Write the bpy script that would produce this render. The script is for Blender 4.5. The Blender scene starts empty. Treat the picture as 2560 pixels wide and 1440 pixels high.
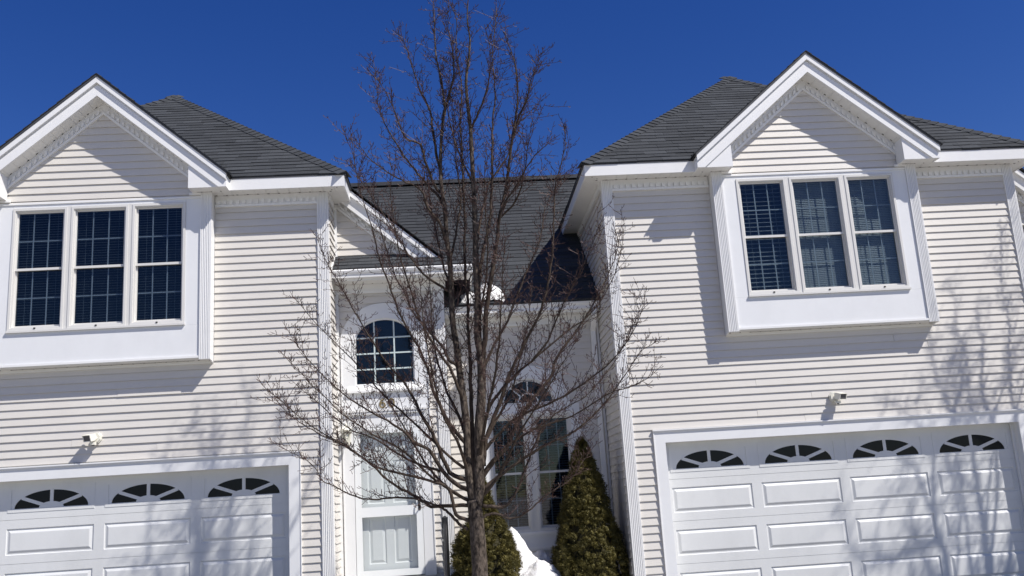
import bpy, math, random
from mathutils import Vector, Matrix, noise

random.seed(7)
S = bpy.context.scene
C = S.collection

# ------------------------------------------------------------------ camera
cam = bpy.data.cameras.new('camera')
cam.sensor_width = 36.0
cam.lens = 36.0 * 2330.0 / 2560.0
cam.clip_start = 0.05
cam.clip_end = 3000.0
co = bpy.data.objects.new('camera', cam)
C.objects.link(co)
RT, UP, FW = ((0.996802, -0.052323, -0.060407), (0.047604, -0.218392, 0.974699), (0.064192, 0.974457, 0.215203))
co.matrix_world = Matrix(((RT[0], UP[0], -FW[0], 0.0), (RT[1], UP[1], -FW[1], 0.0), (RT[2], UP[2], -FW[2], 1.6), (0, 0, 0, 1)))
S.camera = co

# ------------------------------------------------------------------ sky, sun, exposure
TO_SUN = Vector((0.68, -0.48, 1.0)).normalized()
world = bpy.data.worlds.new('World')
S.world = world
world.use_nodes = True
wn = world.node_tree
wn.nodes.clear()
sky = wn.nodes.new('ShaderNodeTexSky')
sky.sky_type = 'NISHITA'
sky.sun_disc = False
sky.sun_elevation = math.asin(TO_SUN.z)
sky.sun_rotation = math.atan2(TO_SUN.x, TO_SUN.y)
sky.altitude = 200.0
sky.air_density = 1.0
sky.dust_density = 0.1
sky.ozone_density = 4.0
hsv = wn.nodes.new('ShaderNodeHueSaturation')
hsv.inputs['Saturation'].default_value = 1.32
hsv.inputs['Hue'].default_value = 0.523
hsv.inputs['Value'].default_value = 1.50
bg = wn.nodes.new('ShaderNodeBackground')
bg.inputs['Strength'].default_value = 0.05
wo = wn.nodes.new('ShaderNodeOutputWorld')
wn.links.new(sky.outputs[0], hsv.inputs['Color'])
wn.links.new(hsv.outputs[0], bg.inputs['Color'])
wn.links.new(bg.outputs[0], wo.inputs['Surface'])

sl = bpy.data.lights.new('sun', 'SUN')
sl.energy = 5.0
sl.angle = math.radians(0.53)
sl.color = (1.0, 0.955, 0.90)
so = bpy.data.objects.new('sun', sl)
so.rotation_euler = (-TO_SUN).to_track_quat('-Z', 'Y').to_euler()
so.location = (20, -20, 40)
C.objects.link(so)

S.view_settings.view_transform = 'Standard'
S.view_settings.look = 'None'
S.view_settings.exposure = 0.30
S.view_settings.gamma = 1.0
S.view_settings.use_curve_mapping = False
S.cycles.max_bounces = 8
S.cycles.transparent_max_bounces = 12


# ------------------------------------------------------------------ materials
def mat(name, col, rough=0.5, var=0.0, scale=8.0, bump=0.0, bscale=40.0, stretch=None, isl=0.0, col2=None, spec=0.5, dirt=0.0):
    """Principled material: colour noise, optional second colour, per-piece variation, fine bump."""
    m = bpy.data.materials.new(name)
    m.use_nodes = True
    nt = m.node_tree
    N, Lk = nt.nodes, nt.links
    b = N['Principled BSDF']
    b.inputs['Roughness'].default_value = rough
    b.inputs['Specular IOR Level'].default_value = spec
    tc = N.new('ShaderNodeTexCoord')
    mp = N.new('ShaderNodeMapping')
    if stretch:
        mp.inputs['Scale'].default_value = stretch
    Lk.new(tc.outputs['Object'], mp.inputs['Vector'])
    cur = None
    rgb = N.new('ShaderNodeRGB')
    rgb.outputs[0].default_value = (*col, 1)
    cur = rgb.outputs[0]
    if col2 is not None or var > 0:
        nz = N.new('ShaderNodeTexNoise')
        nz.inputs['Scale'].default_value = scale
        nz.inputs['Detail'].default_value = 6
        nz.inputs['Roughness'].default_value = 0.65
        Lk.new(mp.outputs[0], nz.inputs['Vector'])
        rp = N.new('ShaderNodeValToRGB')
        rp.color_ramp.elements[0].position = 0.36
        rp.color_ramp.elements[1].position = 0.66
        c2 = col2 if col2 is not None else tuple(min(1, c * (1 + var)) for c in col)
        c1 = col if col2 is not None else tuple(c * (1 - var) for c in col)
        rp.color_ramp.elements[0].color = (*c1, 1)
        rp.color_ramp.elements[1].color = (*c2, 1)
        Lk.new(nz.outputs[0], rp.inputs[0])
        cur = rp.outputs[0]
    if isl > 0:
        g = N.new('ShaderNodeNewGeometry')
        mr = N.new('ShaderNodeMapRange')
        mr.inputs['To Min'].default_value = 1 - isl
        mr.inputs['To Max'].default_value = 1 + isl
        Lk.new(g.outputs['Random Per Island'], mr.inputs['Value'])
        oi = N.new('ShaderNodeObjectInfo')
        mr2 = N.new('ShaderNodeMapRange')
        mr2.inputs['To Min'].default_value = 1 - isl
        mr2.inputs['To Max'].default_value = 1 + isl
        Lk.new(oi.outputs['Random'], mr2.inputs['Value'])
        mm = N.new('ShaderNodeMath')
        mm.operation = 'MULTIPLY'
        Lk.new(mr.outputs[0], mm.inputs[0])
        Lk.new(mr2.outputs[0], mm.inputs[1])
        mx = N.new('ShaderNodeVectorMath')
        mx.operation = 'SCALE'
        Lk.new(cur, mx.inputs[0])
        Lk.new(mm.outputs[0], mx.inputs['Scale'])
        cur = mx.outputs[0]
    if dirt > 0:
        n2 = N.new('ShaderNodeTexNoise')
        n2.inputs['Scale'].default_value = 1.7
        n2.inputs['Detail'].default_value = 8
        n2.inputs['Roughness'].default_value = 0.7
        mp2 = N.new('ShaderNodeMapping')
        mp2.inputs['Scale'].default_value = (1.0, 1.0, 0.45)
        Lk.new(tc.outputs['Object'], mp2.inputs['Vector'])
        Lk.new(mp2.outputs[0], n2.inputs['Vector'])
        mr = N.new('ShaderNodeMapRange')
        mr.inputs['From Min'].default_value = 0.45
        mr.inputs['From Max'].default_value = 0.75
        mr.inputs['To Min'].default_value = 1.0
        mr.inputs['To Max'].default_value = 1.0 - dirt
        Lk.new(n2.outputs[0], mr.inputs['Value'])
        mx = N.new('ShaderNodeVectorMath')
        mx.operation = 'SCALE'
        Lk.new(cur, mx.inputs[0])
        Lk.new(mr.outputs[0], mx.inputs['Scale'])
        cur = mx.outputs[0]
    Lk.new(cur, b.inputs['Base Color'])
    if bump > 0:
        bz = N.new('ShaderNodeTexNoise')
        bz.inputs['Scale'].default_value = bscale
        bz.inputs['Detail'].default_value = 5
        Lk.new(mp.outputs[0], bz.inputs['Vector'])
        bp = N.new('ShaderNodeBump')
        bp.inputs['Strength'].default_value = bump
        bp.inputs['Distance'].default_value = 0.01
        Lk.new(bz.outputs[0], bp.inputs['Height'])
        Lk.new(bp.outputs[0], b.inputs['Normal'])
    return m


def glass_mat(name, tint, refl=1.0):
    m = bpy.data.materials.new(name)
    m.use_nodes = True
    nt = m.node_tree
    N, Lk = nt.nodes, nt.links
    N.clear()
    out = N.new('ShaderNodeOutputMaterial')
    mix = N.new('ShaderNodeMixShader')
    tr = N.new('ShaderNodeBsdfTransparent')
    tr.inputs[0].default_value = (*[math.sqrt(c) for c in tint], 1)    # a pane has two faces
    gl = N.new('ShaderNodeBsdfGlossy')
    gl.inputs['Color'].default_value = (refl, refl, refl, 1)
    gl.inputs['Roughness'].default_value = 0.02
    # Schlick reflectance, the same on both faces of the pane
    ge = N.new('ShaderNodeNewGeometry')
    dt = N.new('ShaderNodeVectorMath')
    dt.operation = 'DOT_PRODUCT'
    Lk.new(ge.outputs['Incoming'], dt.inputs[0])
    Lk.new(ge.outputs['Normal'], dt.inputs[1])
    ab = N.new('ShaderNodeMath')
    ab.operation = 'ABSOLUTE'
    Lk.new(dt.outputs['Value'], ab.inputs[0])
    om = N.new('ShaderNodeMath')
    om.operation = 'SUBTRACT'
    om.inputs[0].default_value = 1.0
    Lk.new(ab.outputs[0], om.inputs[1])
    pw = N.new('ShaderNodeMath')
    pw.operation = 'POWER'
    pw.inputs[1].default_value = 5.0
    Lk.new(om.outputs[0], pw.inputs[0])
    ma = N.new('ShaderNodeMath')
    ma.operation = 'MULTIPLY_ADD'
    ma.inputs[1].default_value = 0.95
    ma.inputs[2].default_value = 0.045
    Lk.new(pw.outputs[0], ma.inputs[0])
    Lk.new(ma.outputs[0], mix.inputs[0])
    Lk.new(tr.outputs[0], mix.inputs[1])
    Lk.new(gl.outputs[0], mix.inputs[2])
    Lk.new(mix.outputs[0], out.inputs['Surface'])
    return m


M = {
    'siding': mat('vinyl_siding', (0.625, 0.598, 0.552), 0.42, var=0.02, scale=3.0, bump=0.12, bscale=26.0, stretch=(1.5, 1.5, 24.0), isl=0.012, dirt=0.05),
    'trim': mat('white_trim', (0.775, 0.775, 0.765), 0.38, var=0.012, scale=2.0, bump=0.04, bscale=60.0, dirt=0.05),
    'panel': mat('white_panel_board', (0.725, 0.735, 0.74), 0.5, var=0.015, scale=2.5, bump=0.06, bscale=80.0, dirt=0.05),
    'soffit': mat('soffit_vinyl', (0.76, 0.75, 0.72), 0.45, var=0.02, scale=2.0, dirt=0.06),
    'door': mat('garage_door_paint', (0.66, 0.67, 0.665), 0.42, var=0.012, scale=2.0, bump=0.05, bscale=90.0, dirt=0.11),
    'storm': mat('storm_door_paint', (0.77, 0.79, 0.79), 0.35, var=0.012, scale=2.0, dirt=0.04),
    'frame': mat('window_vinyl', (0.64, 0.63, 0.60), 0.4, var=0.015, scale=3.0),
    'grille': mat('window_grille', (0.74, 0.78, 0.78), 0.4),
    'muntin': mat('grey_muntin', (0.52, 0.60, 0.60), 0.4),
    'shingle': mat('asphalt_shingle', (0.027, 0.030, 0.034), 0.9, scale=160.0, bump=0.5, bscale=220.0, isl=0.2, col2=(0.073, 0.078, 0.084), spec=0.2, dirt=0.15),
    'drip': mat('dark_drip_edge', (0.055, 0.057, 0.062), 0.6, var=0.1, scale=20.0, spec=0.3),
    'dark': mat('dark_gap', (0.02, 0.02, 0.02), 0.9),
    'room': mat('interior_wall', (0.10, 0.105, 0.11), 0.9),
    'blind': mat('blind_slat', (0.62, 0.64, 0.62), 0.5),
    'blind_dim': mat('dim_blind_slat', (0.42, 0.44, 0.44), 0.6),  # darker copy of the blind slats; their weaker light is put into the colour
    'pane': glass_mat('window_glass', (0.42, 0.47, 0.50), 0.8),
    'pane_screen': glass_mat('screened_window_glass', (0.36, 0.41, 0.46), 0.8),
    'pane_clear': glass_mat('storm_glass', (0.95, 0.97, 0.97), 0.35),
    'pane_dark': mat('dark_door_glass', (0.006, 0.008, 0.016), 0.08, spec=0.18),
    'bark': mat('tree_bark', (0.013, 0.010, 0.008), 0.9, scale=34.0, bump=0.9, bscale=55.0, stretch=(1, 1, 0.4), col2=(0.135, 0.108, 0.086), spec=0.2),
    'limb': mat('branch_bark', (0.022, 0.015, 0.011), 0.75, scale=22.0, bump=0.5, bscale=70.0, stretch=(1, 1, 0.5), col2=(0.078, 0.057, 0.042), spec=0.25),
    'twig': mat('twig_bark', (0.034, 0.016, 0.014), 0.6, scale=9.0, col2=(0.090, 0.050, 0.040), spec=0.35),
    'spruce': mat('spruce_needles', (0.050, 0.045, 0.010), 0.65, scale=9.0, col2=(0.118, 0.098, 0.023), spec=0.3, isl=0.06),
    'spruce_core': mat('spruce_dark_core', (0.030, 0.026, 0.009), 0.9),
    'snow': mat('old_snow', (0.60, 0.59, 0.57), 0.7, scale=11.0, bump=1.0, bscale=45.0, col2=(0.84, 0.85, 0.87), dirt=0.12),
    'black': mat('black_painted_metal', (0.012, 0.012, 0.014), 0.35, var=0.2, scale=30.0),
    'metal': mat('brushed_nickel', (0.35, 0.35, 0.34), 0.35),
    'brass': mat('aged_brass', (0.20, 0.155, 0.075), 0.42, var=0.25, scale=60.0),
    'lamp': mat('cream_lamp_plastic', (0.74, 0.725, 0.64), 0.4, var=0.02),
    'lens': mat('lamp_lens', (0.06, 0.06, 0.065), 0.15),
    'asphalt': mat('driveway_asphalt', (0.22, 0.21, 0.185), 0.9, var=0.15, scale=30.0, bump=0.4, bscale=150.0),
    'lawn': mat('winter_lawn', (0.20, 0.175, 0.12), 0.9, scale=0.6, col2=(0.72, 0.70, 0.66), bump=0.4, bscale=20.0),
    'concrete': mat('porch_concrete', (0.42, 0.41, 0.38), 0.85, var=0.1, scale=12.0, bump=0.3, bscale=90.0),
    'mat': mat('door_mat', (0.28, 0.24, 0.07), 0.9, var=0.2, scale=60.0),
}


# ------------------------------------------------------------------ mesh helpers
class MB:
    """Collects faces and links them as ONE mesh object."""

    def __init__(self):
        self.v, self.f = [], []

    def add(self, vs, fs):
        n = len(self.v)
        self.v.extend(vs)
        self.f.extend([tuple(i + n for i in f) for f in fs])
        return self

    def box(self, x0, x1, y0, y1, z0, z1):
        return self.add([(x0, y0, z0), (x1, y0, z0), (x1, y1, z0), (x0, y1, z0), (x0, y0, z1), (x1, y0, z1), (x1, y1, z1), (x0, y1, z1)],
                        [(0, 3, 2, 1), (4, 5, 6, 7), (0, 1, 5, 4), (1, 2, 6, 5), (2, 3, 7, 6), (3, 0, 4, 7)])

    def prism(self, poly, fn, a, b):
        """poly (p, q) extruded between a and b; fn(p, q, t) gives the point."""
        n = len(poly)
        vs = [fn(p, q, a) for p, q in poly] + [fn(p, q, b) for p, q in poly]
        fs = [tuple(range(n - 1, -1, -1)), tuple(range(n, 2 * n))]
        for i in range(n):
            j = (i + 1) % n
            fs.append((i, j, n + j, n + i))
        return self.add(vs, fs)

    def xz(self, poly, y0, y1):
        return self.prism(poly, lambda p, q, t: (p, t, q), y0, y1)

    def yz(self, poly, x0, x1):
        return self.prism(poly, lambda p, q, t: (t, p, q), x0, x1)

    def xy(self, poly, z0, z1):
        return self.prism(poly, lambda p, q, t: (p, q, t), z0, z1)

    def tube(self, pts, rad, n=6, cap=True):
        """Tapered tube along pts."""
        base = len(self.v)
        prev = None
        k = len(pts)
        for i, p in enumerate(pts):
            p = Vector(p)
            d = (Vector(pts[min(i + 1, k - 1)]) - Vector(pts[max(i - 1, 0)]))
            if d.length < 1e-9:
                d = Vector((0, 0, 1))
            d.normalize()
            if prev is None:
                a = d.orthogonal().normalized()
            else:
                a = prev - d * prev.dot(d)
                if a.length < 1e-6:
                    a = d.orthogonal()
                a.normalize()
            prev = a
            bb = d.cross(a)
            r = rad[i]
            for j in range(n):
                t = 2 * math.pi * j / n
                q = p + (a * math.cos(t) + bb * math.sin(t)) * r
                self.v.append((q.x, q.y, q.z))
        for i in range(k - 1):
            for j in range(n):
                j2 = (j + 1) % n
                self.f.append((base + i * n + j, base + i * n + j2, base + (i + 1) * n + j2, base + (i + 1) * n + j))
        if cap:
            self.f.append(tuple(base + j for j in range(n - 1, -1, -1)))
            self.f.append(tuple(base + (k - 1) * n + j for j in range(n)))
        return self

    def build(self, name, m, parent=None, smooth=False, kind=None, label=None):
        me = bpy.data.meshes.new(name)
        me.from_pydata(self.v, [], self.f)
        me.materials.append(M[m] if isinstance(m, str) else m)
        if smooth:
            me.polygons.foreach_set('use_smooth', [True] * len(me.polygons))
        me.update()
        o = bpy.data.objects.new(name, me)
        C.objects.link(o)
        if parent is not None:
            attach(o, parent)
        if kind:
            o['kind'] = kind
        if label:
            o['label'] = label
        return o


def attach(o, parent):
    """Parent o while its mesh keeps the world coordinates it was written in."""
    o.parent = parent
    if parent.type == 'EMPTY':
        o.matrix_parent_inverse = Matrix.Translation(parent.location).inverted()


def thing(name, loc, label, cat, group=None):
    o = bpy.data.objects.new(name, None)
    o.location = loc
    o.empty_display_size = 0.2
    C.objects.link(o)
    o['label'] = label
    o['category'] = cat
    if group:
        o['group'] = group
    return o


def box(name, m, parent, *a, **k):
    return MB().box(*a).build(name, m, parent, **k)


def grid_rects(x0, x1, z0, z1, holes):
    """Rectangles that tile [x0,x1]x[z0,z1] without the holes (x0,x1,z0,z1)."""
    xs = sorted({x0, x1, *[h[0] for h in holes], *[h[1] for h in holes]})
    xs = [x for x in xs if x0 <= x <= x1]
    out = []
    for a, b in zip(xs, xs[1:]):
        cuts = sorted([(h[2], h[3]) for h in holes if h[0] <= a + 1e-6 and h[1] >= b - 1e-6])
        z = z0
        for c0, c1 in cuts:
            if c0 > z + 1e-6:
                out.append((a, b, z, min(c0, z1)))
            z = max(z, c1)
        if z < z1 - 1e-6:
            out.append((a, b, z, z1))
    return out


def clip_poly(poly, halfs):
    """Clip a polygon by half planes (a, b, c): keep a*u + b*v >= c."""
    for a, b, c in halfs:
        out = []
        n = len(poly)
        for i in range(n):
            p, q = poly[i], poly[(i + 1) % n]
            dp = a * p[0] + b * p[1] - c
            dq = a * q[0] + b * q[1] - c
            if dp >= 0:
                out.append(p)
            if (dp > 0 > dq) or (dp < 0 < dq):
                t = dp / (dp - dq)
                out.append((p[0] + (q[0] - p[0]) * t, p[1] + (q[1] - p[1]) * t))
        poly = out
        if len(poly) < 3:
            return []
    return poly


def ellipse(cx, cz, rx, rz, a0, a1, n):
    return [(cx + rx * math.cos(a0 + (a1 - a0) * i / n), cz + rz * math.sin(a0 + (a1 - a0) * i / n)) for i in range(n + 1)]
# ------------------------------------------------------------------ siding, shingles, trim
FY = 12.60          # plane of the garage fronts
HALF = 3.04         # half width of a garage wing
BY = 12.42          # plane of the bay
SOF = 5.885         # soffit level of the two-storey wings
PITCH = 0.1033      # siding course
MAXP = 290


def front(y0):
    return lambda u, n, z: (u, y0 - n, z)


def side_pos(x0):    # wall that faces +X; u runs along Y
    return lambda u, n, z: (x0 + n, u, z)


def side_neg(x0):    # wall that faces -X
    return lambda u, n, z: (x0 - n, u, z)


class Siding:
    """Lays clapboard courses; each one is a part until the house has MAXP of them, the rest one joined part."""

    def __init__(self, rng):
        self.n = 0
        self.rest = {}
        self.rng = rng

    def lay(self, parent, place, ulo, uhi, z0, z1, ref, holes=(), flip=False, spare=False, seams=0.0, pitch=PITCH):
        lo = ulo if callable(ulo) else (lambda z: ulo)
        hi = uhi if callable(uhi) else (lambda z: uhi)
        k = math.floor((z0 - ref) / pitch)
        while True:
            zb, zt = ref + k * pitch, ref + (k + 1) * pitch
            k += 1
            if zb >= z1 - 0.012:
                break
            if zt <= z0 + 0.012:
                continue
            zb, zt = max(zb, z0), min(zt, z1)
            zm = 0.5 * (zb + zt)
            a, b = lo(zm), hi(zm)
            if b - a < 0.02:
                continue
            segs = [(a, b)]
            for h in holes:
                r = h(zm) if callable(h) else ((h[0], h[1]) if h[2] < zm < h[3] else None)
                if r is None:
                    continue
                ns = []
                for p, q in segs:
                    if r[1] <= p or r[0] >= q:
                        ns.append((p, q))
                    else:
                        if r[0] - p > 0.015:
                            ns.append((p, r[0]))
                        if q - r[1] > 0.015:
                            ns.append((r[1], q))
                segs = ns
            pieces = []
            for p, q in segs:
                if seams and q - p > 1.6 and self.rng.random() < seams:
                    c = p + (q - p) * self.rng.uniform(0.25, 0.75)
                    pieces += [(p, c - 0.0012, 0.0), (c + 0.0012, q, 0.0022)]
                else:
                    pieces.append((p, q, 0.0))
            for p, q, dn in pieces:
                pb, qb, pt, qt = p, q, p, q
                if abs(p - a) < 1e-6:
                    pb, pt = lo(zb), lo(zt)
                if abs(q - b) < 1e-6:
                    qb, qt = hi(zb), hi(zt)
                if qt - pt < 0.004:
                    pt = qt = 0.5 * (pt + qt)
                    pt -= 0.002
                    qt += 0.002
                f0 = 0.0178 + dn + self.rng.uniform(-0.0008, 0.0008)
                f1 = f0 - 0.0158
                # hollow lower edge: a lip in front of a small undercut
                lip, up = 0.0045, min(0.010, 0.4 * (zt - zb))
                prof = [(0.0, zb + up), (f0 - lip, zb + up), (f0 - lip, zb), (f0, zb), (f1, zt), (0.0, zt)]
                vs, fs = [], []
                for (ub, ut) in ((pb, pt), (qb, qt)):
                    for n_, z_ in prof:
                        t_ = (z_ - zb) / (zt - zb)
                        vs.append(place(ub + (ut - ub) * t_, n_, z_))
                for i in range(6):
                    j = (i + 1) % 6
                    fs.append((i, 6 + i, 6 + j, j))
                fs.append((5, 4, 3, 2, 1, 0))
                fs.append((6, 7, 8, 9, 10, 11))
                if flip:
                    fs = [tuple(reversed(f)) for f in fs]
                if spare or self.n >= MAXP:
                    self.rest.setdefault(parent, MB()).add(vs, fs)
                else:
                    self.n += 1
                    MB().add(vs, fs).build('clapboard', 'siding', parent)

    def finish(self):
        for parent, mb in self.rest.items():
            mb.build('clapboard', 'siding', parent, kind='stuff')


def fluted_board(x0, x1, yf, z0, z1):
    """Front face of a corner board: flat rails and five ridged flutes, extruded in Z."""
    w = x1 - x0
    rail = 0.016
    fw = (w - 2 * rail) / 5.0
    prof = [(x0, yf + 0.030), (x0, yf), (x0 + rail, yf)]
    for i in range(5):
        a = x0 + rail + i * fw
        prof += [(a + 0.004, yf + 0.010), (a + fw * 0.28, yf + 0.001), (a + fw * 0.55, yf - 0.001), (a + fw * 0.82, yf + 0.002), (a + fw - 0.002, yf + 0.010)]
    prof += [(x1 - rail, yf), (x1, yf), (x1, yf + 0.030)]
    return MB().xy(prof[::-1], z0, z1)


def dentil_frieze(x0, x1, yw, ztop, h=0.165, rng=None):
    """Frieze board with a row of dentils and a bead below, on a wall that faces -Y."""
    mb = MB()
    mb.box(x0, x1, yw - 0.018, yw, ztop - h + 0.03, ztop)
    mb.box(x0, x1, yw - 0.034, yw, ztop - h, ztop - h + 0.034)
    n = int((x1 - x0) / 0.0872)
    off = ((x1 - x0) - n * 0.0872) / 2 + 0.02
    for i in range(n):
        a = x0 + off + i * 0.0872
        mb.box(a, a + 0.046, yw - 0.042, yw - 0.0181, ztop - h + 0.036, ztop - h + 0.092)
    return mb


class Roof:
    """A roof plane: origin, u along the eave, v up the slope."""

    def __init__(self, o, u, v):
        self.o, self.u, self.v = Vector(o), Vector(u).normalized(), Vector(v).normalized()
        self.n = self.u.cross(self.v).normalized()

    def p(self, u, v, h=0.0):
        q = self.o + self.u * u + self.v * v + self.n * h
        return (q.x, q.y, q.z)

    def shingles(self, rng, umin, umax, vmax, halfs, sink, e=0.14, w=(0.24, 0.46), thick=0.0125, ragged=0.007):
        """Courses of single shingles clipped to the half planes; sink(vs, fs, centre) takes each one."""
        v = 0.0
        while v < vmax:
            u = umin - rng.uniform(0, w[1])
            while u < umax:
                u2 = u + rng.uniform(*w)
                v0 = v + rng.uniform(-ragged, ragged)
                poly = clip_poly([(u + 0.0015, v0), (u2 - 0.0015, v0), (u2 - 0.0015, v + e + 0.01), (u + 0.0015, v + e + 0.01)], halfs)
                if poly and max(a[0] for a in poly) - min(a[0] for a in poly) > 0.02:
                    t0 = thick * rng.uniform(0.8, 1.25)
                    top = [self.p(a, b, max(0.003, t0 - (t0 - 0.002) * (b - v0) / e)) for a, b in poly]
                    bot = [self.p(a, b, 0.0005) for a, b in poly]
                    n = len(poly)
                    fs = [tuple(range(n))]
                    for i in range(n):
                        j = (i + 1) % n
                        fs.append((n + i, n + j, j, i))
                    cu = sum(a[0] for a in poly) / n
                    cv = sum(a[1] for a in poly) / n
                    sink(top + bot, fs, (cu, cv))
                u = u2
            v += e


def hip_caps(rng, p0, p1, n1, n2, parent, name='hip_cap', e=0.135, w=0.135):
    """Folded cap shingles up a hip from p0 to p1 (a piece each)."""
    p0, p1 = Vector(p0), Vector(p1)
    d = (p1 - p0)
    Ltot = d.length
    d.normalize()
    up = (n1 + n2).normalized()
    s1 = n1.cross(d).normalized()
    s2 = -n2.cross(d).normalized()
    if s1.dot(s2) > 0.99:
        s2 = -s2
    if (s1 - s2).dot(n1 - n2) < 0:
        s1, s2 = -s1, -s2
    t = 0.0
    while t < Ltot:
        a = p0 + d * (t + rng.uniform(-0.006, 0.006)) + up * 0.030
        b = p0 + d * (t + e + 0.02) + up * 0.014
        ww = w * rng.uniform(0.93, 1.06)
        th = 0.012
        vs, fs = [], []
        for q in (a, b):
            for s in (s1 * ww, Vector((0, 0, 0)), s2 * ww):
                drop = up * (-0.004 if s.length > 0 else 0.006)
                vs.append(tuple(q + s + drop))
                vs.append(tuple(q + s + drop - up * th))
        # indices: row*6 + col*2 + (0 top, 1 bottom)
        for c in (0, 1):
            i = c * 2
            fs += [(i, i + 2, i + 8, i + 6), (i + 1, i + 7, i + 9, i + 3), (i, i + 1, i + 3, i + 2), (i + 6, i + 8, i + 9, i + 7)]
        fs += [(0, 6, 7, 1), (4, 5, 11, 10)]
        MB().add(vs, fs).build(name, 'shingle', parent)
        t += e


# ------------------------------------------------------------------ windows
def window(parent, x0, x1, z0, z1, yf, blind, rng, glass='pane'):
    """Double-hung window; part of the house with frame, sashes, panes, grilles, blind as sub-parts."""
    w = MB()
    fw = 0.031
    for a, b, c, d in ((x0, x0 + fw, z0, z1), (x1 - fw, x1, z0, z1), (x0 + fw, x1 - fw, z1 - fw, z1), (x0 + fw, x1 - fw, z0, z0 + fw)):
        w.box(a, b, yf - 0.022, yf + 0.12, c, d)
    g = fw - 0.0015
    for a, b, c, d in ((x0 + g, x0 + g + 0.016, z0 + g, z1 - g), (x1 - g - 0.016, x1 - g, z0 + g, z1 - g),
                       (x0 + g + 0.016, x1 - g - 0.016, z1 - g - 0.016, z1 - g), (x0 + g + 0.016, x1 - g - 0.016, z0 + g, z0 + g + 0.018)):
        w.box(a, b, yf - 0.006, yf + 0.118, c, d)
    win = w.build('window', 'frame', parent)
    ax, bx = x0 + fw + 0.012, x1 - fw - 0.012
    zm = 0.5 * (z0 + z1)
    az, bz = z0 + fw + 0.014, z1 - fw - 0.012
    for lo_, hi_, yy in ((zm - 0.018, bz, yf + 0.022), (az, zm + 0.018, yf + 0.052)):
        r = 0.021
        s = MB()
        s.box(ax, ax + r, yy, yy + 0.028, lo_, hi_)
        s.box(bx - r, bx, yy, yy + 0.028, lo_, hi_)
        s.box(ax + r, bx - r, yy, yy + 0.028, hi_ - r, hi_)
        s.box(ax + r, bx - r, yy, yy + 0.028, lo_, lo_ + 0.032)
        s.build('sash', 'frame', win)
        MB().box(ax + r - 0.004, bx - r + 0.004, yy + 0.010, yy + 0.0135, lo_ + 0.028, hi_ - r + 0.004).build('pane', glass, win)
        gm = MB()
        gy = yy + 0.017
        wd = (bx - ax - 2 * r) / 3
        for i in (1, 2):
            c = ax + r + wd * i
            gm.box(c - 0.008, c + 0.008, gy, gy + 0.006, lo_ + 0.032, hi_ - r)
        c = 0.5 * (lo_ + hi_)
        gm.box(ax + r, bx - r, gy + 0.001, gy + 0.007, c - 0.008, c + 0.008)
        gm.build('grille', 'grille', win)
    cxm = 0.5 * (x0 + x1)
    box('latch', 'dark', win, cxm - 0.012, cxm + 0.012, yf - 0.030, yf - 0.0222, z0 + 0.016, z0 + 0.034)
    # venetian blind behind the glass
    pitch, depth, tilt, yb, top = blind
    bm = MB()
    z = z0 + 0.08
    n = 0
    while z < z1 - top:
        t = math.radians(tilt + rng.uniform(-2, 2))
        dy, dz = 0.5 * depth * math.cos(t), 0.5 * depth * math.sin(t)
        yc = yf + yb
        dx = rng.uniform(-0.002, 0.002)
        a, b = x0 + 0.046 + dx, x1 - 0.046 + dx
        bm.add([(a, yc - dy, z - dz), (b, yc - dy, z - dz), (b, yc + dy, z + dz), (a, yc + dy, z + dz),
                (a, yc - dy, z - dz + 0.0012), (b, yc - dy, z - dz + 0.0012), (b, yc + dy, z + dz + 0.0012), (a, yc + dy, z + dz + 0.0012)],
               [(3, 2, 1, 0), (4, 5, 6, 7), (0, 1, 5, 4), (2, 3, 7, 6)])
        z += pitch
        n += 1
    for c in (x0 + 0.16, x1 - 0.16):
        bm.box(c - 0.0015, c + 0.0015, yf + yb - 0.5 * depth - 0.002, yf + yb - 0.5 * depth, z0 + 0.07, z1 - 0.05)
    bm.build('blind', 'blind_dim' if glass == 'pane_screen' else 'blind', win, kind='stuff')
    return win


def room(parent, x0, x1, y0, y1, z0, z1):
    """Interior seen through the glass: five faces that look inwards."""
    MB().add([(x0, y0, z0), (x1, y0, z0), (x1, y1, z0), (x0, y1, z0), (x0, y0, z1), (x1, y0, z1), (x1, y1, z1), (x0, y1, z1)],
             [(0, 1, 2, 3), (4, 7, 6, 5), (1, 5, 6, 2), (2, 6, 7, 3), (3, 7, 4, 0)]).build('room', 'room', parent)


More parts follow.
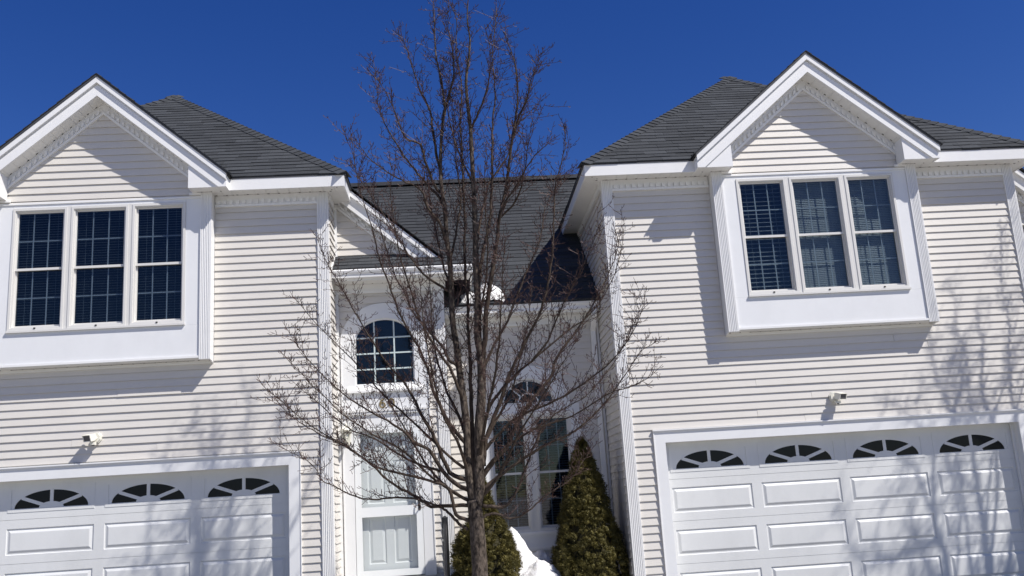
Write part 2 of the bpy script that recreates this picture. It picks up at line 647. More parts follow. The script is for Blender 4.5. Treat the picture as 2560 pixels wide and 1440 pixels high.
# ------------------------------------------------------------------ garage door
def garage_door(parent, cx, rng):
    x0, x1, yd = cx - 2.47, cx + 2.47, 12.75
    pw, ph = 1.10, 0.33
    pitch = 1.233
    base = MB()
    for s in range(4):
        z0, z1 = s * 0.5525 + 0.002, (s + 1) * 0.5525 - 0.002
        holes = []
        for i in range(4):
            c = cx + (i - 1.5) * pitch
            zc = 0.5 * (z0 + z1) - (0.02 if s == 3 else 0.0)
            holes.append((c - pw / 2, c + pw / 2, zc - ph / 2, zc + ph / 2))
        for a, b, c, d in grid_rects(x0, x1, z0, z1, holes):
            base.box(a, b, yd, yd + 0.04, c, d)
        base.box(x0, x1, yd + 0.012, yd + 0.038, z1 - 0.001, z1 + 0.0045)
    door = base.build('garage_door', 'door', parent)
    for s in range(4):
        z0, z1 = s * 0.5525 + 0.002, (s + 1) * 0.5525 - 0.002
        for i in range(4):
            c = cx + (i - 1.5) * pitch
            zc = 0.5 * (z0 + z1) - (0.02 if s == 3 else 0.0)
            a, b, d, e = c - pw / 2, c + pw / 2, zc - ph / 2, zc + ph / 2
            if s < 3:
                rings = [(0.0, 0.0), (0.007, 0.011), (0.022, 0.011), (0.052, -0.003), (0.058, -0.004)]
                vs, fs = [], []
                for ins, dep in rings:
                    vs += [(a + ins, yd + dep, d + ins), (b - ins, yd + dep, d + ins), (b - ins, yd + dep, e - ins), (a + ins, yd + dep, e - ins)]
                for r in range(len(rings) - 1):
                    for k in range(4):
                        k2 = (k + 1) % 4
                        fs.append((r * 4 + k, r * 4 + k2, r * 4 + 4 + k2, r * 4 + 4 + k))
                m = len(vs) - 4
                fs.append((m, m + 1, m + 2, m + 3))
                MB().add(vs, fs).build('door_panel', 'door', door)
            else:
                fan_light(door, a, b, d, e, yd)
    return door


def fan_light(door, a, b, d, e, yd):
    """Sunburst window of the top section: raised frame, plate with a half-ellipse cut out, spokes, four panes."""
    f = 0.040
    mb = MB()
    for p, q, r, s in ((a, a + f, d, e), (b - f, b, d, e), (a + f, b - f, d, d + f), (a + f, b - f, e - f, e)):
        mb.box(p, q, yd - 0.005, yd + 0.02, r, s)
    ia, ib, iz, it = a + f, b - f, d + f, e - f
    cx, rx, rz = 0.5 * (a + b), 0.468, 0.222
    hx, hz = 0.155, 0.075
    zb = iz + 0.006
    yp, yq = yd + 0.002, yd + 0.014
    n = 36
    arc = ellipse(cx, zb, rx, rz, 0, math.pi, n)
    hub = ellipse(cx, zb, hx, hz, 0, math.pi, n)

    def out(p):     # where the ray from the centre meets the plate's edge
        dx, dz = p[0] - cx, p[1] - zb
        t = 1e9
        if dx > 1e-9:
            t = min(t, (ib - cx) / dx)
        if dx < -1e-9:
            t = min(t, (ia - cx) / dx)
        if dz > 1e-9:
            t = min(t, (it - zb) / dz)
        return (cx + dx * t, zb + dz * t)

    def shell(q0, q1, q2, q3):
        mb.xz([q0, q1, q2, q3], yp, yq)
    for i in range(n):
        p, q = arc[i], arc[i + 1]
        po, qo = out(p), out(q)
        corner = None
        for cc in ((ib, it), (ia, it)):
            if (abs(po[0] - cc[0]) < 1e-6) != (abs(qo[0] - cc[0]) < 1e-6) and abs(cc[0] - p[0]) < 0.3:
                corner = cc
        mb.xz([p, po] + ([corner] if corner else []) + [qo, q], yp, yq)
        mb.xz([(cx, zb), hub[i], hub[i + 1]], yp - 0.003, yq)
    mb.box(ia, ib, yp, yq, iz, zb)
    cuts = []
    for t in (math.radians(90), math.radians(37), math.radians(143)):
        dx, dz = math.cos(t) * rx, math.sin(t) * rz
        L = math.hypot(dx, dz)
        ux, uz = dx / L, dz / L
        wv = 0.0215
        p0 = (cx + ux * 0.05, zb + uz * 0.05)
        p1 = (cx + dx * 1.01, zb + dz * 1.01)
        mb.xz([(p0[0] + uz * wv, p0[1] - ux * wv), (p1[0] + uz * wv, p1[1] - ux * wv), (p1[0] - uz * wv, p1[1] + ux * wv), (p0[0] - uz * wv, p0[1] + ux * wv)], yp - 0.0015, yq - 0.001)
        cuts.append(t)
    mb.build('fan_light', 'door', door)
    edges = [0, 37, 90, 143, 180]
    for t0, t1 in zip(edges, edges[1:]):
        A = ellipse(cx, zb, rx, rz, math.radians(t0), math.radians(t1), 9)
        B = ellipse(cx, zb, hx * 0.8, hz * 0.8, math.radians(t1), math.radians(t0), 9)
        MB().xz([(p, q) for p, q in A + B], yq - 0.002, yq + 0.006).build('pane', 'pane_dark', door)


# ------------------------------------------------------------------ the garage wing with bay and gable
def garage_wing(T, cx, sid, rng, ref, gref, lspare, blinds):
    X0, X1 = cx - HALF, cx + HALF
    # wall backing (openings for the garage and the bay)
    wall = MB()
    for a, b, c, d in grid_rects(X0 + 0.02, X1 - 0.02, 0.0, SOF, [(cx - 2.492, cx + 2.492, 0.0, 2.165), (cx - 1.30, cx + 1.30, 4.0, 5.80)]):
        wall.box(a, b, FY, FY + 0.12, c, d)
    wall.box(X1 - 0.14, X1 - 0.02, FY + 0.12, 22.0, 0.0, SOF)
    wall.box(X0 + 0.02, X0 + 0.14, FY + 0.12, 22.0, 0.0, SOF)
    wall.box(X0 + 0.02, X1 - 0.02, 21.9, 22.0, 0.0, SOF)
    wall.box(X0 + 0.14, X1 - 0.14, FY + 0.30, FY + 0.34, 2.16, 3.40)
    wall = wall.build('wall', 'siding', T)
    # clapboards round the openings
    bay_hole = (cx - 1.49, cx + 1.49, 3.545, 6.0)
    gar_hole = (cx - 2.47 - 0.148, cx + 2.47 + 0.148, -0.1, 2.325)
    if lspare:
        sid.lay(wall, front(FY), cx - 1.49, X1 - 0.148, 0.40, 5.72, ref, [bay_hole, gar_hole], seams=0.35)
        sid.lay(wall, front(FY), X0 + 0.148, cx - 1.49, 0.0, 5.72, ref, [bay_hole, gar_hole], spare=True)
    else:
        sid.lay(wall, front(FY), X0 + 0.148, X1 - 0.148, 0.40, 5.72, ref, [bay_hole, gar_hole], seams=0.35)
    sid.lay(wall, front(FY), X0 + 0.148, X1 - 0.148, 0.0, 0.40, ref - 4 * PITCH, [gar_hole], spare=True)
    # corner boards (fluted front, plain return)
    for a, b, s in ((X0, X0 + 0.150, -1), (X1 - 0.150, X1, 1)):
        cb = fluted_board(a, b, FY - 0.032, 0.0, SOF).build('corner_board', 'trim', T)
        e = a if s < 0 else b
        MB().box(min(e - s * 0.02, e), max(e - s * 0.02, e), FY - 0.0015, FY + 0.085, 0.0, SOF).build('return_board', 'trim', cb)
    # frieze with dentils
    for a, b in ((X0 + 0.151, cx - 1.492), (cx + 1.492, X1 - 0.151)):
        dentil_frieze(a, b, FY, SOF).build('frieze', 'trim', T)
    # eaves: soffit panels, fascia
    EY = 12.335
    sp = MB()
    ov = FY - EY
    for a, b in ((X0 - ov, cx - 1.745), (cx + 1.745, X1 + ov)):
        n = max(1, round((b - a) / 0.152))
        st = (b - a) / n
        for i in range(n):
            box('soffit_panel', 'soffit', T, a + i * st + 0.002, a + (i + 1) * st - 0.002, EY + 0.004, FY - 0.001, SOF, SOF + 0.012)
    for i in range(21):
        y = FY + 0.001 + i * 0.152
        for a, b in ((X1 + 0.0, X1 + ov - 0.004), (X0 - ov + 0.004, X0)):
            if (lspare and a < X0) or (not lspare and a > X1):
                sp.box(a, b, y, y + 0.148, SOF, SOF + 0.012)
            else:
                box('soffit_panel', 'soffit', T, a, b, y, y + 0.148, SOF, SOF + 0.012)
    sp.build('soffit_panel', 'soffit', T, kind='stuff')
    vents = MB()
    for a, b in ((X0 - 0.08, cx - 1.5), (cx + 1.5, X1 + 0.08)):
        x = a
        while x < b:
            vents.box(x, x + 0.026, FY - 0.052, FY - 0.036, SOF - 0.003, SOF + 0.004)
            x += 0.143
        vents.box(a + 0.1, b - 0.1, FY - 0.0425, FY - 0.0385, SOF - 0.0012, SOF + 0.004)
    for s in (-1, 1):     # mitre joints under the eave corners
        e = X1 if s > 0 else X0
        for k in (0.07, 0.15):
            vents.box(e + s * k - 0.008, e + s * k + 0.008, FY - k - 0.046, FY - k - 0.034, SOF - 0.003, SOF + 0.004)
    vents.build('soffit_vent', 'dark', T, kind='stuff')
    for a, b in ((X0 - ov, cx - 1.745), (cx + 1.745, X1 + ov)):
        box('fascia', 'trim', T, a, b, EY - 0.02, EY, SOF - 0.012, 6.038)
    box('fascia', 'trim', T, X1 + ov - 0.02, X1 + ov, EY, 21.0, SOF - 0.012, 6.038)
    box('fascia', 'trim', T, X0 - ov, X0 - ov + 0.02, EY, 21.0, SOF - 0.012, 6.038)
    # garage opening: casing, cap, jambs
    g0, g1 = cx - 2.47, cx + 2.47
    box('garage_casing', 'panel', T, g0 - 0.145, g0, FY - 0.030, FY + 0.03, 0.0, 2.147)
    box('garage_casing', 'panel', T, g1, g1 + 0.145, FY - 0.030, FY + 0.03, 0.0, 2.147)
    box('garage_casing', 'panel', T, g0 - 0.145, g1 + 0.145, FY - 0.030, FY + 0.03, 2.147, 2.292)
    MB().box(g0 - 0.158, g1 + 0.158, FY - 0.046, FY, 2.292, 2.306).box(g0 - 0.164, g1 + 0.164, FY - 0.054, FY, 2.306, 2.322).build('garage_cap', 'trim', T)
    for a in (g0 - 0.158, g1 + 0.146):
        box('casing_bead', 'trim', T, a, a + 0.012, FY - 0.038, FY, 0.0, 2.292)
    jm = MB()
    jm.box(g0 - 0.03, g0, FY + 0.031, 12.80, 0.0, 2.147).box(g1, g1 + 0.03, FY + 0.031, 12.80, 0.0, 2.147).box(g0 - 0.03, g1 + 0.03, FY + 0.031, 12.80, 2.147, 2.177)
    jm.build('garage_jamb', 'trim', T)
    box('weather_strip', 'trim', T, g0 + 0.0005, g0 + 0.034, 12.715, 12.745, 0.0, 2.146)
    box('weather_strip', 'trim', T, g1 - 0.034, g1 - 0.0005, 12.715, 12.745, 0.0, 2.146)
    if not lspare:
        box('weather_strip', 'metal', T, g0 + 0.001, g0 + 0.018, 12.700, 12.714, 1.52, 1.69)
    garage_door(T, cx, rng)
    # ---- bay
    b0, b1 = cx - 1.49, cx + 1.49
    w0, w1 = cx - 1.145, cx + 1.142
    bay = MB()
    for a, b, c, d in grid_rects(b0 + 0.02, b1 - 0.02, 3.60, SOF, [(w0, w1, 4.075, 5.762)]):
        bay.box(a, b, BY + 0.001, BY + 0.03, c, d)
    bay.box(b0 + 0.02, b0 + 0.05, BY + 0.03, FY, 3.60, SOF).box(b1 - 0.05, b1 - 0.02, BY + 0.03, FY, 3.60, SOF)
    bay.box(b0 + 0.02, b1 - 0.02, BY + 0.03, FY, 3.605, 3.62)
    bay = bay.build('bay', 'panel', T)
    box('bay_panel', 'panel', bay, b0 + 0.148, b1 - 0.148, BY - 0.012, BY, 3.632, 4.050)
    box('bay_panel', 'panel', bay, b0 + 0.148, w0 - 0.002, BY - 0.011, BY, 4.0515, 5.81)
    box('bay_panel', 'panel', bay, w1 + 0.002, b1 - 0.148, BY - 0.011, BY, 4.0515, 5.81)
    box('bay_panel', 'panel', bay, w0, w1, BY - 0.011, BY, 5.765, 5.81)
    MB().box(b0 + 0.148, b1 - 0.148, BY - 0.024, BY, 5.811, 5.836).build('bay_header', 'trim', bay)
    MB().box(b0 + 0.148, b1 - 0.148, BY - 0.030, BY, 3.600, 3.630).build('bay_foot', 'trim', bay)
    for a, b, s in ((b0, b0 + 0.146, -1), (b1 - 0.146, b1, 1)):
        fluted_board(a, b, BY - 0.034, 3.578, SOF).build('corner_board', 'trim', bay)
        e = a if s < 0 else b
        MB().box(min(e, e - s * 0.02), max(e, e - s * 0.02), BY - 0.003, BY + 0.075, 3.57, SOF).box(min(e - s * 0.006, e - s * 0.024), max(e - s * 0.006, e - s * 0.024), BY + 0.077, FY - 0.001, 3.56, SOF).build('return_board', 'trim', bay)
    n = 20
    st = (b1 - b0 - 0.06) / n
    for i in range(n):
        box('soffit_panel', 'soffit', bay, b0 + 0.03 + i * st + 0.002, b0 + 0.03 + (i + 1) * st - 0.002, BY + 0.0, FY - 0.024, 3.590, 3.599)
    uv = MB()
    x = b0 + 0.06
    while x < b1 - 0.06:
        uv.box(x, x + 0.018, FY - 0.034, FY - 0.024, 3.586, 3.5925)
        x += 0.143
    uv.box(b0 + 0.35, b1 - 0.25, FY - 0.030, FY - 0.026, 3.5875, 3.5925)
    uv.build('soffit_vent', 'dark', bay, kind='stuff')
    box('bay_ledger', 'soffit', bay, b0 + 0.01, b1 - 0.01, FY - 0.023, FY, 3.545, 3.600)
    # windows of the bay
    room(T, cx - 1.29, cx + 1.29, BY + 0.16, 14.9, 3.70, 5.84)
    ww = [(w0, w0 + 0.712), (w0 + 0.768, w1 - 0.765), (w1 - 0.709, w1)]
    for (a, b), bl in zip(ww, blinds):
        window(T, a, b, 4.078, 5.760, BY, bl, rng, 'pane_screen' if lspare else 'pane')
    ms = MB()
    for (a, b), (c, d) in zip(ww, ww[1:]):
        ms.box(b, c, BY - 0.014, BY + 0.06, 4.078, 5.770)
    ms.build('mullion', 'frame', bay)
    MB().box(w0 - 0.006, w1 + 0.012, BY - 0.042, BY - 0.012, 4.051, 4.077).build('window_sill', 'frame', bay)
    # ---- gable over the bay
    GY = 12.14
    gs = 0.84
    gw = MB().xz([(cx - 1.40, SOF - 0.03), (cx + 1.40, SOF - 0.03), (cx + 1.40, 6.07), (cx, 7.246), (cx - 1.40, 6.07)], BY + 0.0005, BY + 0.1).build('gable_wall', 'siding', T)
    half = lambda z: max(0.0, min(1.344, (7.095 - z) / gs))
    sid.lay(gw, front(BY), lambda z: cx - half(z), lambda z: cx + half(z), 5.837, 7.085, gref)
    # rake frieze with dentils
    for s in (-1, 1):
        r = MB()
        L0, L1 = 0.0, 1.345
        r.xz([(cx + s * a, 7.252 - gs * a - b) for a, b in ((L0, 0.0), (L1, 0.0), (L1, 0.150), (L0, 0.150))], BY - 0.018, BY)
        r.xz([(cx + s * a, 7.252 - gs * a - b) for a, b in ((L0, 0.128), (L1, 0.128), (L1, 0.168), (L0, 0.168))], BY - 0.034, BY)
        x = 0.05
        while x < 1.30:
            r.xz([(cx + s * (x + p), 7.252 - gs * (x + p) - q) for p, q in ((0, 0.060), (0.036, 0.060), (0.036, 0.122), (0, 0.122))], BY - 0.042, BY - 0.0181)
            x += 0.068
        r.build('rake_frieze', 'trim', T)
        # soffit panels under the rake
        k = 0
        while k < 11:
            a, b = k * 0.121 + 0.0015, min((k + 1) * 0.121 - 0.0015, 1.30)
            k += 1
            MB().xz([(cx + s * p, 7.252 - gs * p + q) for p, q in ((a, 0.0), (b, 0.0), (b, 0.012), (a, 0.012))], GY + 0.031, BY - 0.0005).build('soffit_panel', 'soffit', T)
        vm = MB()
        x = 0.08
        while x < 1.25:
            vm.xz([(cx + s * (x + p), 7.252 - gs * (x + p) + q) for p, q in ((0, -0.003), (0.022, -0.003), (0.022, 0.004), (0, 0.004))], BY - 0.057, BY - 0.042)
            x += 0.11
        vm.build('soffit_vent', 'dark', T, kind='stuff')
        # return box at the foot of the rake
        box_poly = [(cx + s * 1.236, SOF - 0.008), (cx + s * 1.735, SOF - 0.008), (cx + s * 1.735, 5.93), (cx + s * 1.640, 5.93), (cx + s * 1.236, 6.213)]
        rb = MB().xz(box_poly, GY + 0.022, GY + 0.045)
        rb.box(min(cx + s * 1.236, cx + s * 1.248), max(cx + s * 1.236, cx + s * 1.248), GY + 0.045, BY - 0.019, SOF - 0.008, 6.20)
        rb.build('rake_return', 'trim', T)
        for i in range(4):
            a = 1.236 + i * 0.127
            e0, e1 = sorted((cx + s * (a + 0.0015), cx + s * (a + 0.1255)))
            box('soffit_panel', 'soffit', T, e0, e1, GY + 0.046, FY - 0.02, SOF, SOF + 0.010)
        e0, e1 = sorted((cx + s * 1.725, cx + s * 1.745))
        box('fascia', 'trim', T, e0, e1, GY + 0.031, 12.336, SOF - 0.012, 6.038)
        vm = MB()
        for q in range(3):
            c = cx + s * (1.36 + q * 0.13)
            vm.box(c - 0.008, c + 0.008, BY - 0.050, BY - 0.040, SOF - 0.003, SOF + 0.003)
        c = sorted((cx + s * 1.30, cx + s * 1.48))
        vm.box(c[0], c[1], BY - 0.047, BY - 0.043, SOF - 0.0015, SOF + 0.003)
        vm.build('soffit_vent', 'dark', T, kind='stuff')
        bl = sorted((cx + s * 1.19, cx + s * 1.345))
        box('rake_foot', 'trim', T, bl[0], bl[1], BY - 0.040, BY - 0.001, SOF - 0.035, SOF - 0.001)
        # rake boards: lower fascia, proud upper trim
        lo = clip_poly([(s * a, 7.405 - gs * a - b) for a, b in ((0.0, 0.0), (1.745, 0.0), (1.745, 0.153), (0.0, 0.153))], [(0, 1, SOF - 0.012)])
        MB().xz([(cx + p, q) for p, q in lo], GY, GY + 0.030).build('rake_board', 'trim', T)
        MB().xz([(cx + s * a, 7.518 - gs * a - b) for a, b in ((0.0, 0.0), (1.748, 0.0), (1.748, 0.085), (0.0, 0.085))], GY - 0.032, GY + 0.029).build('rake_trim', 'trim', T)
        MB().xz([(cx + s * a, 7.433 - gs * a - b) for a, b in ((0.0, 0.0), (1.746, 0.0), (1.746, 0.029), (0.0, 0.029))], GY + 0.012, GY + 0.0285).build('rake_trim', 'trim', T)
        MB().xz([(cx + s * a, 7.555 - gs * a - b) for a, b in ((0.0, 0.0), (1.765, 0.0), (1.765, 0.036), (0.0, 0.036))], GY - 0.042, 14.30).build('rake_edge', 'drip', T)
    # gable shingles
    gr = None
    for s in (-1, 1):
        Lr = 1.79 * math.hypot(1, gs)
        if s > 0:
            pl = Roof((cx + 1.79, GY - 0.052, 7.556 - gs * 1.79), (0, 1, 0), (-1, 0, gs))
        else:
            pl = Roof((cx - 1.79, 14.3, 7.556 - gs * 1.79), (0, -1, 0), (1, 0, gs))
        mb = MB()
        W = 14.3 - GY + 0.052
        vs = [pl.p(0, 0), pl.p(W, 0), pl.p(W, Lr), pl.p(0, Lr)]
        mb.add(vs, [(0, 1, 2, 3)])
        jag = rng.random() * 0
        pl.shingles(rng, 0, W, Lr, [(1, 0, 0.0), (-1, 0, -W), (0, 1, -0.01), (0, -1, -Lr)], lambda v, f, c: mb.add(v, f), thick=0.014)
        gr = mb.build('gable_roof', 'shingle', T)
    # ---- hip roof
    ze, ye, hw, sl = 6.052, 12.305, HALF + 0.29, 0.825
    ax, ay, az = cx, ye + hw, ze + sl * hw
    x0, x1 = cx - hw, cx + hw
    deck = MB()
    yb = 22.3
    deck.add([(x0, ye, ze), (x1, ye, ze), (cx, ay, az), (x0, yb, ze), (x1, yb, ze), (cx, yb - hw, az)],
             [(1, 4, 5, 2), (3, 0, 2, 5), (4, 3, 5)])
    ny = BY + 0.03          # the front slope is notched round the bay's gable
    nz = ze + sl * (ny - ye)
    deck.add([(x0, ye, ze), (cx - 1.745, ye, ze), (cx - 1.745, ny, nz), (cx + 1.745, ny, nz), (cx + 1.745, ye, ze), (x1, ye, ze), (cx, ay, az)],
             [(0, 1, 2, 6), (6, 2, 3), (6, 3, 4, 5)])
    hip = deck.build('hip_roof', 'shingle', T)
    for q in ((x0 + 0.004, cx - 1.75, ye + 0.004, ye + 0.10), (cx + 1.75, x1 - 0.004, ye + 0.004, ye + 0.10),
              (x0 + 0.004, x0 + 0.10, ye + 0.1005, 21.0), (x1 - 0.10, x1 - 0.004, ye + 0.1005, 21.0)):
        box('drip_edge', 'drip', T, *q, ze - 0.022, ze - 0.002)
    k = math.hypot(1, sl)
    plF = Roof((x0, ye, ze), (1, 0, 0), (0, 1, sl))
    rest = MB()

    def sinkF(vs, fs, c):
        x = x0 + c[0]
        y = ye + c[1] / k
        z = ze + sl * (y - ye)
        if (abs(x - cx) < 1.74 and y < 12.55) or (abs(x - cx) < 1.70 and z < 7.52 - gs * abs(x - cx) - 0.10):
            return                      # under the gable
        if lspare and x < cx - 0.55:
            rest.add(vs, fs)
            return
        if sinkF.n < 280:
            sinkF.n += 1
            MB().add(vs, fs).build('shingle', 'shingle', hip)
        else:
            rest.add(vs, fs)
    sinkF.n = 0
    nv = (ny - ye) * k
    tri = [(1, -1 / k, 0.0), (-1, -1 / k, -2 * hw), (0, 1, -0.01)]
    plF.shingles(rng, 0, 2 * hw, hw * k, tri + [(0, 1, nv)], sinkF)
    for q in ([(-1, 0, -(hw - 1.745))], [(1, 0, hw + 1.745)]):
        plF.shingles(rng, 0, 2 * hw, nv, tri + q + [(0, -1, -nv)], sinkF)
    for pl, W in ((Roof((x1, ye, ze), (0, 1, 0), (-1, 0, sl)), yb - ye), (Roof((x0, yb, ze), (0, -1, 0), (1, 0, sl)), yb - ye)):
        pl.shingles(rng, 0, W, hw * k, [(1, -1 / k, 0.0), (-1, -1 / k, -W), (0, 1, -0.01)], lambda v, f, c: rest.add(v, f), w=(0.5, 0.9))
    rest.build('shingle', 'shingle', hip, kind='stuff')
    nF = plF.n
    nR = Roof((x1, ye, ze), (0, 1, 0), (-1, 0, sl)).n
    nL = Roof((x0, yb, ze), (0, -1, 0), (1, 0, sl)).n
    hip_caps(rng, (x1, ye, ze), (ax, ay, az), nF, nR, hip)
    if lspare:
        hip_caps(rng, (cx - 1.2, ye + hw - 1.2, ze + sl * (hw - 1.2)), (ax, ay, az), nF, nL, hip)
    else:
        hip_caps(rng, (x0, ye, ze), (ax, ay, az), nF, nL, hip)
    hip_caps(rng, (ax, ay, az), (ax, ay + 1.2, az), nL, nR, hip)
    return wall


# ------------------------------------------------------------------ entry block with the arched window
def entry(T, dx, sid, rng, ref, full=True):
    EYW = 13.20
    x0, x1, xc = -1.675 + dx, -0.127 + dx, -1.0 + dx
    wl = MB()
    for a, b, c, d in grid_rects(x0 + 0.001, x1 - 0.02, 0.0, 4.95, [(xc - 0.46, xc + 0.46, 0.60, 2.62), (xc - 0.43, xc + 0.43, 3.20, 4.17)]):
        wl.box(a, b, EYW, EYW + 0.05, c, d)
    wl.xz([(x0 + 0.001, 4.951), (x1 - 0.02, 4.951), (x0 + 0.001, 4.872 - 0.86 * (x0 - dx) - 0.30)][:2] + [(dx - 0.02, 4.96), (x0 + 0.001, 4.872 - 0.86 * (x0 - dx) - 0.06)], EYW, EYW + 0.05)
    wl.box(x1 - 0.07, x1 - 0.02, EYW + 0.05, 13.86, 0.0, 4.90)
    wall = wl.build('entry_wall', 'siding', T)

    def portal(z):
        if z < 3.83:
            return (xc - 0.615, xc + 0.615)
        if z < 4.375:
            t = math.sqrt(max(0.0, 1 - ((z - 3.83) / 0.55) ** 2))
            return (xc - 0.615 * t, xc + 0.615 * t)
        return None
    sid.lay(wall, front(EYW), x0 + 0.045, x1 - 0.149, 0.62, 4.53, ref, [portal])
    ztop = lambda x: 4.872 - 0.86 * (x - dx)
    sid.lay(wall, front(EYW), x0 + 0.045, lambda z: min(x1, dx + (4.872 - 0.46 - z) / 0.86), 5.10, 6.2, ref)
    sid.lay(wall, side_pos(x1 - 0.02), EYW + 0.06, 13.83, 0.0, 4.5, ref, spare=True, flip=True)
    # inside corner post, outer corner board
    box('corner_post', 'trim', T, x0 + 0.0005, x0 + 0.044, EYW - 0.044, EYW, 0.55, 4.53)
    box('corner_post', 'trim', T, x0 + 0.0005, x0 + 0.044, EYW - 0.044, EYW, 5.09, 5.88)
    cb = fluted_board(x1 - 0.148, x1, EYW - 0.032, 0.0, 4.535).build('corner_board', 'trim', T)
    MB().box(x1 - 0.02, x1, EYW - 0.0015, EYW + 0.085, 0.0, 4.60).build('return_board', 'trim', cb)
    # portal: flat white surround of door and arched window
    pm = MB()
    for a, b, c, d in grid_rects(xc - 0.615, xc + 0.615, 0.60, 3.83, [(xc - 0.46, xc + 0.46, 0.60, 2.62), (xc - 0.42, xc + 0.42, 3.21, 3.83)]):
        pm.box(a, b, EYW - 0.030, EYW + 0.012, c, d)
    I = ellipse(xc, 3.83, 0.42, 0.33, 0, math.pi, 28)
    O = ellipse(xc, 3.83, 0.615, 0.55, 0, math.pi, 28)
    for i in range(28):
        pm.xz([I[i], O[i], O[i + 1], I[i + 1]], EYW - 0.030, EYW + 0.012)
    pm.build('portal', 'panel', T)
    box('portal_band', 'trim', T, xc - 0.55, xc + 0.55, EYW - 0.058, EYW - 0.030, 2.800, 2.835)
    box('portal_band', 'trim', T, xc - 0.57, xc + 0.57, EYW - 0.070, EYW - 0.030, 2.8355, 2.862)
    MB().yz([(EYW - 0.075, 3.105), (EYW - 0.030, 3.105), (EYW - 0.030, 3.190), (EYW - 0.048, 3.190), (EYW - 0.075, 3.135)], xc - 0.53, xc + 0.53).build('window_sill', 'trim', T)
    for a in (xc - 0.615, xc + 0.600):
        box('portal_bead', 'trim', T, a, a + 0.015, EYW - 0.042, EYW - 0.030, 0.60, 3.83)
    # arched window
    aw = MB()
    rim = 0.020
    I2 = ellipse(xc, 3.83, 0.42 - rim, 0.33 - rim, 0, math.pi, 28)
    for i in range(28):
        aw.xz([I2[i], I[i], I[i + 1], I2[i + 1]], EYW - 0.006, EYW + 0.045)
    aw.box(xc - 0.42, xc - 0.42 + rim, EYW - 0.006, EYW + 0.045, 3.21, 3.83).box(xc + 0.42 - rim, xc + 0.42, EYW - 0.006, EYW + 0.045, 3.21, 3.83)
    aw.box(xc - 0.42 + rim, xc + 0.42 - rim, EYW - 0.006, EYW + 0.045, 3.21, 3.21 + rim)
    awo = aw.build('arched_window', 'trim', T)
    glass = [(xc - 0.415, 3.215), (xc + 0.415, 3.215)] + ellipse(xc, 3.83, 0.415, 0.325, 0, math.pi, 28)
    MB().xz(glass, EYW + 0.022, EYW + 0.026).build('pane', 'pane', awo)
    mu = MB()
    for x in (-0.14, 0.14):
        zt = 3.83 + 0.31 * math.sqrt(1 - (x / 0.40) ** 2)
        mu.box(xc + x - 0.010, xc + x + 0.010, EYW + 0.008, EYW + 0.0215, 3.235, zt)
    for z in (3.435, 3.66, 3.885):
        hx = 0.395 if z < 3.83 else 0.385
        mu.box(xc - hx, xc + hx, EYW + 0.0075, EYW + 0.0212, z - 0.010, z + 0.010)
    mu.build('muntin', 'muntin', awo)
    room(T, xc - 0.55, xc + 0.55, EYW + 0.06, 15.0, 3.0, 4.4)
    # door: recessed six-panel door, storm door in front of it
    fd = MB()
    yd = EYW + 0.05
    holes = []
    d0, d1 = xc - 0.40, xc + 0.40
    rows = ((0.78, 1.40), (1.58, 2.16), (2.26, 2.50))
    for r0, r1 in rows:
        holes += [(d0 + 0.11, xc - 0.055, r0, r1), (xc + 0.055, d1 - 0.11, r0, r1)]
    for a, b, c, d in grid_rects(d0, d1, 0.63, 2.60, holes):
        fd.box(a, b, yd, yd + 0.04, c, d)
    fdo = fd.build('front_door', 'storm', T)
    for a, b, c, d in holes:
        rings = [(0.0, 0.0), (0.010, 0.012), (0.020, 0.012), (0.050, 0.001)]
        vs, fs = [], []
        for ins, dep in rings:
            vs += [(a + ins, yd + dep, c + ins), (b - ins, yd + dep, c + ins), (b - ins, yd + dep, d - ins), (a + ins, yd + dep, d - ins)]
        for r in range(3):
            for q in range(4):
                q2 = (q + 1) % 4
                fs.append((r * 4 + q, r * 4 + q2, r * 4 + 4 + q2, r * 4 + 4 + q))
        fs.append((12, 13, 14, 15))
        MB().add(vs, fs).build('door_panel', 'storm', fdo)
    MB().tube([(d1 - 0.07, yd - 0.001, 1.53), (d1 - 0.07, yd - 0.05, 1.53)], [0.012, 0.012], 8).tube([(d1 - 0.07, yd - 0.045, 1.53), (d1 - 0.07, yd - 0.075, 1.53)], [0.027, 0.022], 10).build('knob', 'metal', fdo)
    st = MB()
    s0, s1, ys = xc - 0.455, xc + 0.455, EYW - 0.035
    st.box(s0, s0 + 0.085, ys, ys + 0.032, 0.615, 2.615).box(s1 - 0.085, s1, ys, ys + 0.032, 0.615, 2.615)
    st.box(s0 + 0.085, s1 - 0.085, ys, ys + 0.032, 2.53, 2.615).box(s0 + 0.085, s1 - 0.085, ys, ys + 0.032, 0.615, 0.70)
    st.box(s0 + 0.085, s1 - 0.085, ys, ys + 0.032, 1.405, 1.535)
    sto = st.build('storm_door', 'storm', T)
    box('pane', 'pane_clear', sto, s0 + 0.08, s1 - 0.08, ys + 0.014, ys + 0.018, 0.695, 1.41)
    box('pane', 'pane_clear', sto, s0 + 0.08, s1 - 0.08, ys + 0.014, ys + 0.018, 1.53, 2.535)
    hx = s1 - 0.042
    MB().box(hx - 0.016, hx + 0.016, ys - 0.006, ys, 1.46, 1.62).tube([(hx, ys - 0.004, 1.60), (hx, ys - 0.05, 1.59), (hx, ys - 0.055, 1.54), (hx, ys - 0.05, 1.49), (hx, ys - 0.004, 1.48)], [0.009] * 5, 6).build('handle', 'black', sto)
    MB().tube([(s0 + 0.10, ys - 0.02, 2.565), (s0 + 0.42, ys - 0.02, 2.565)], [0.014, 0.014], 8).build('door_closer', 'metal', sto)
    # eave: frieze, soffit, gutter, pent roof
    xe = 0.29 + dx
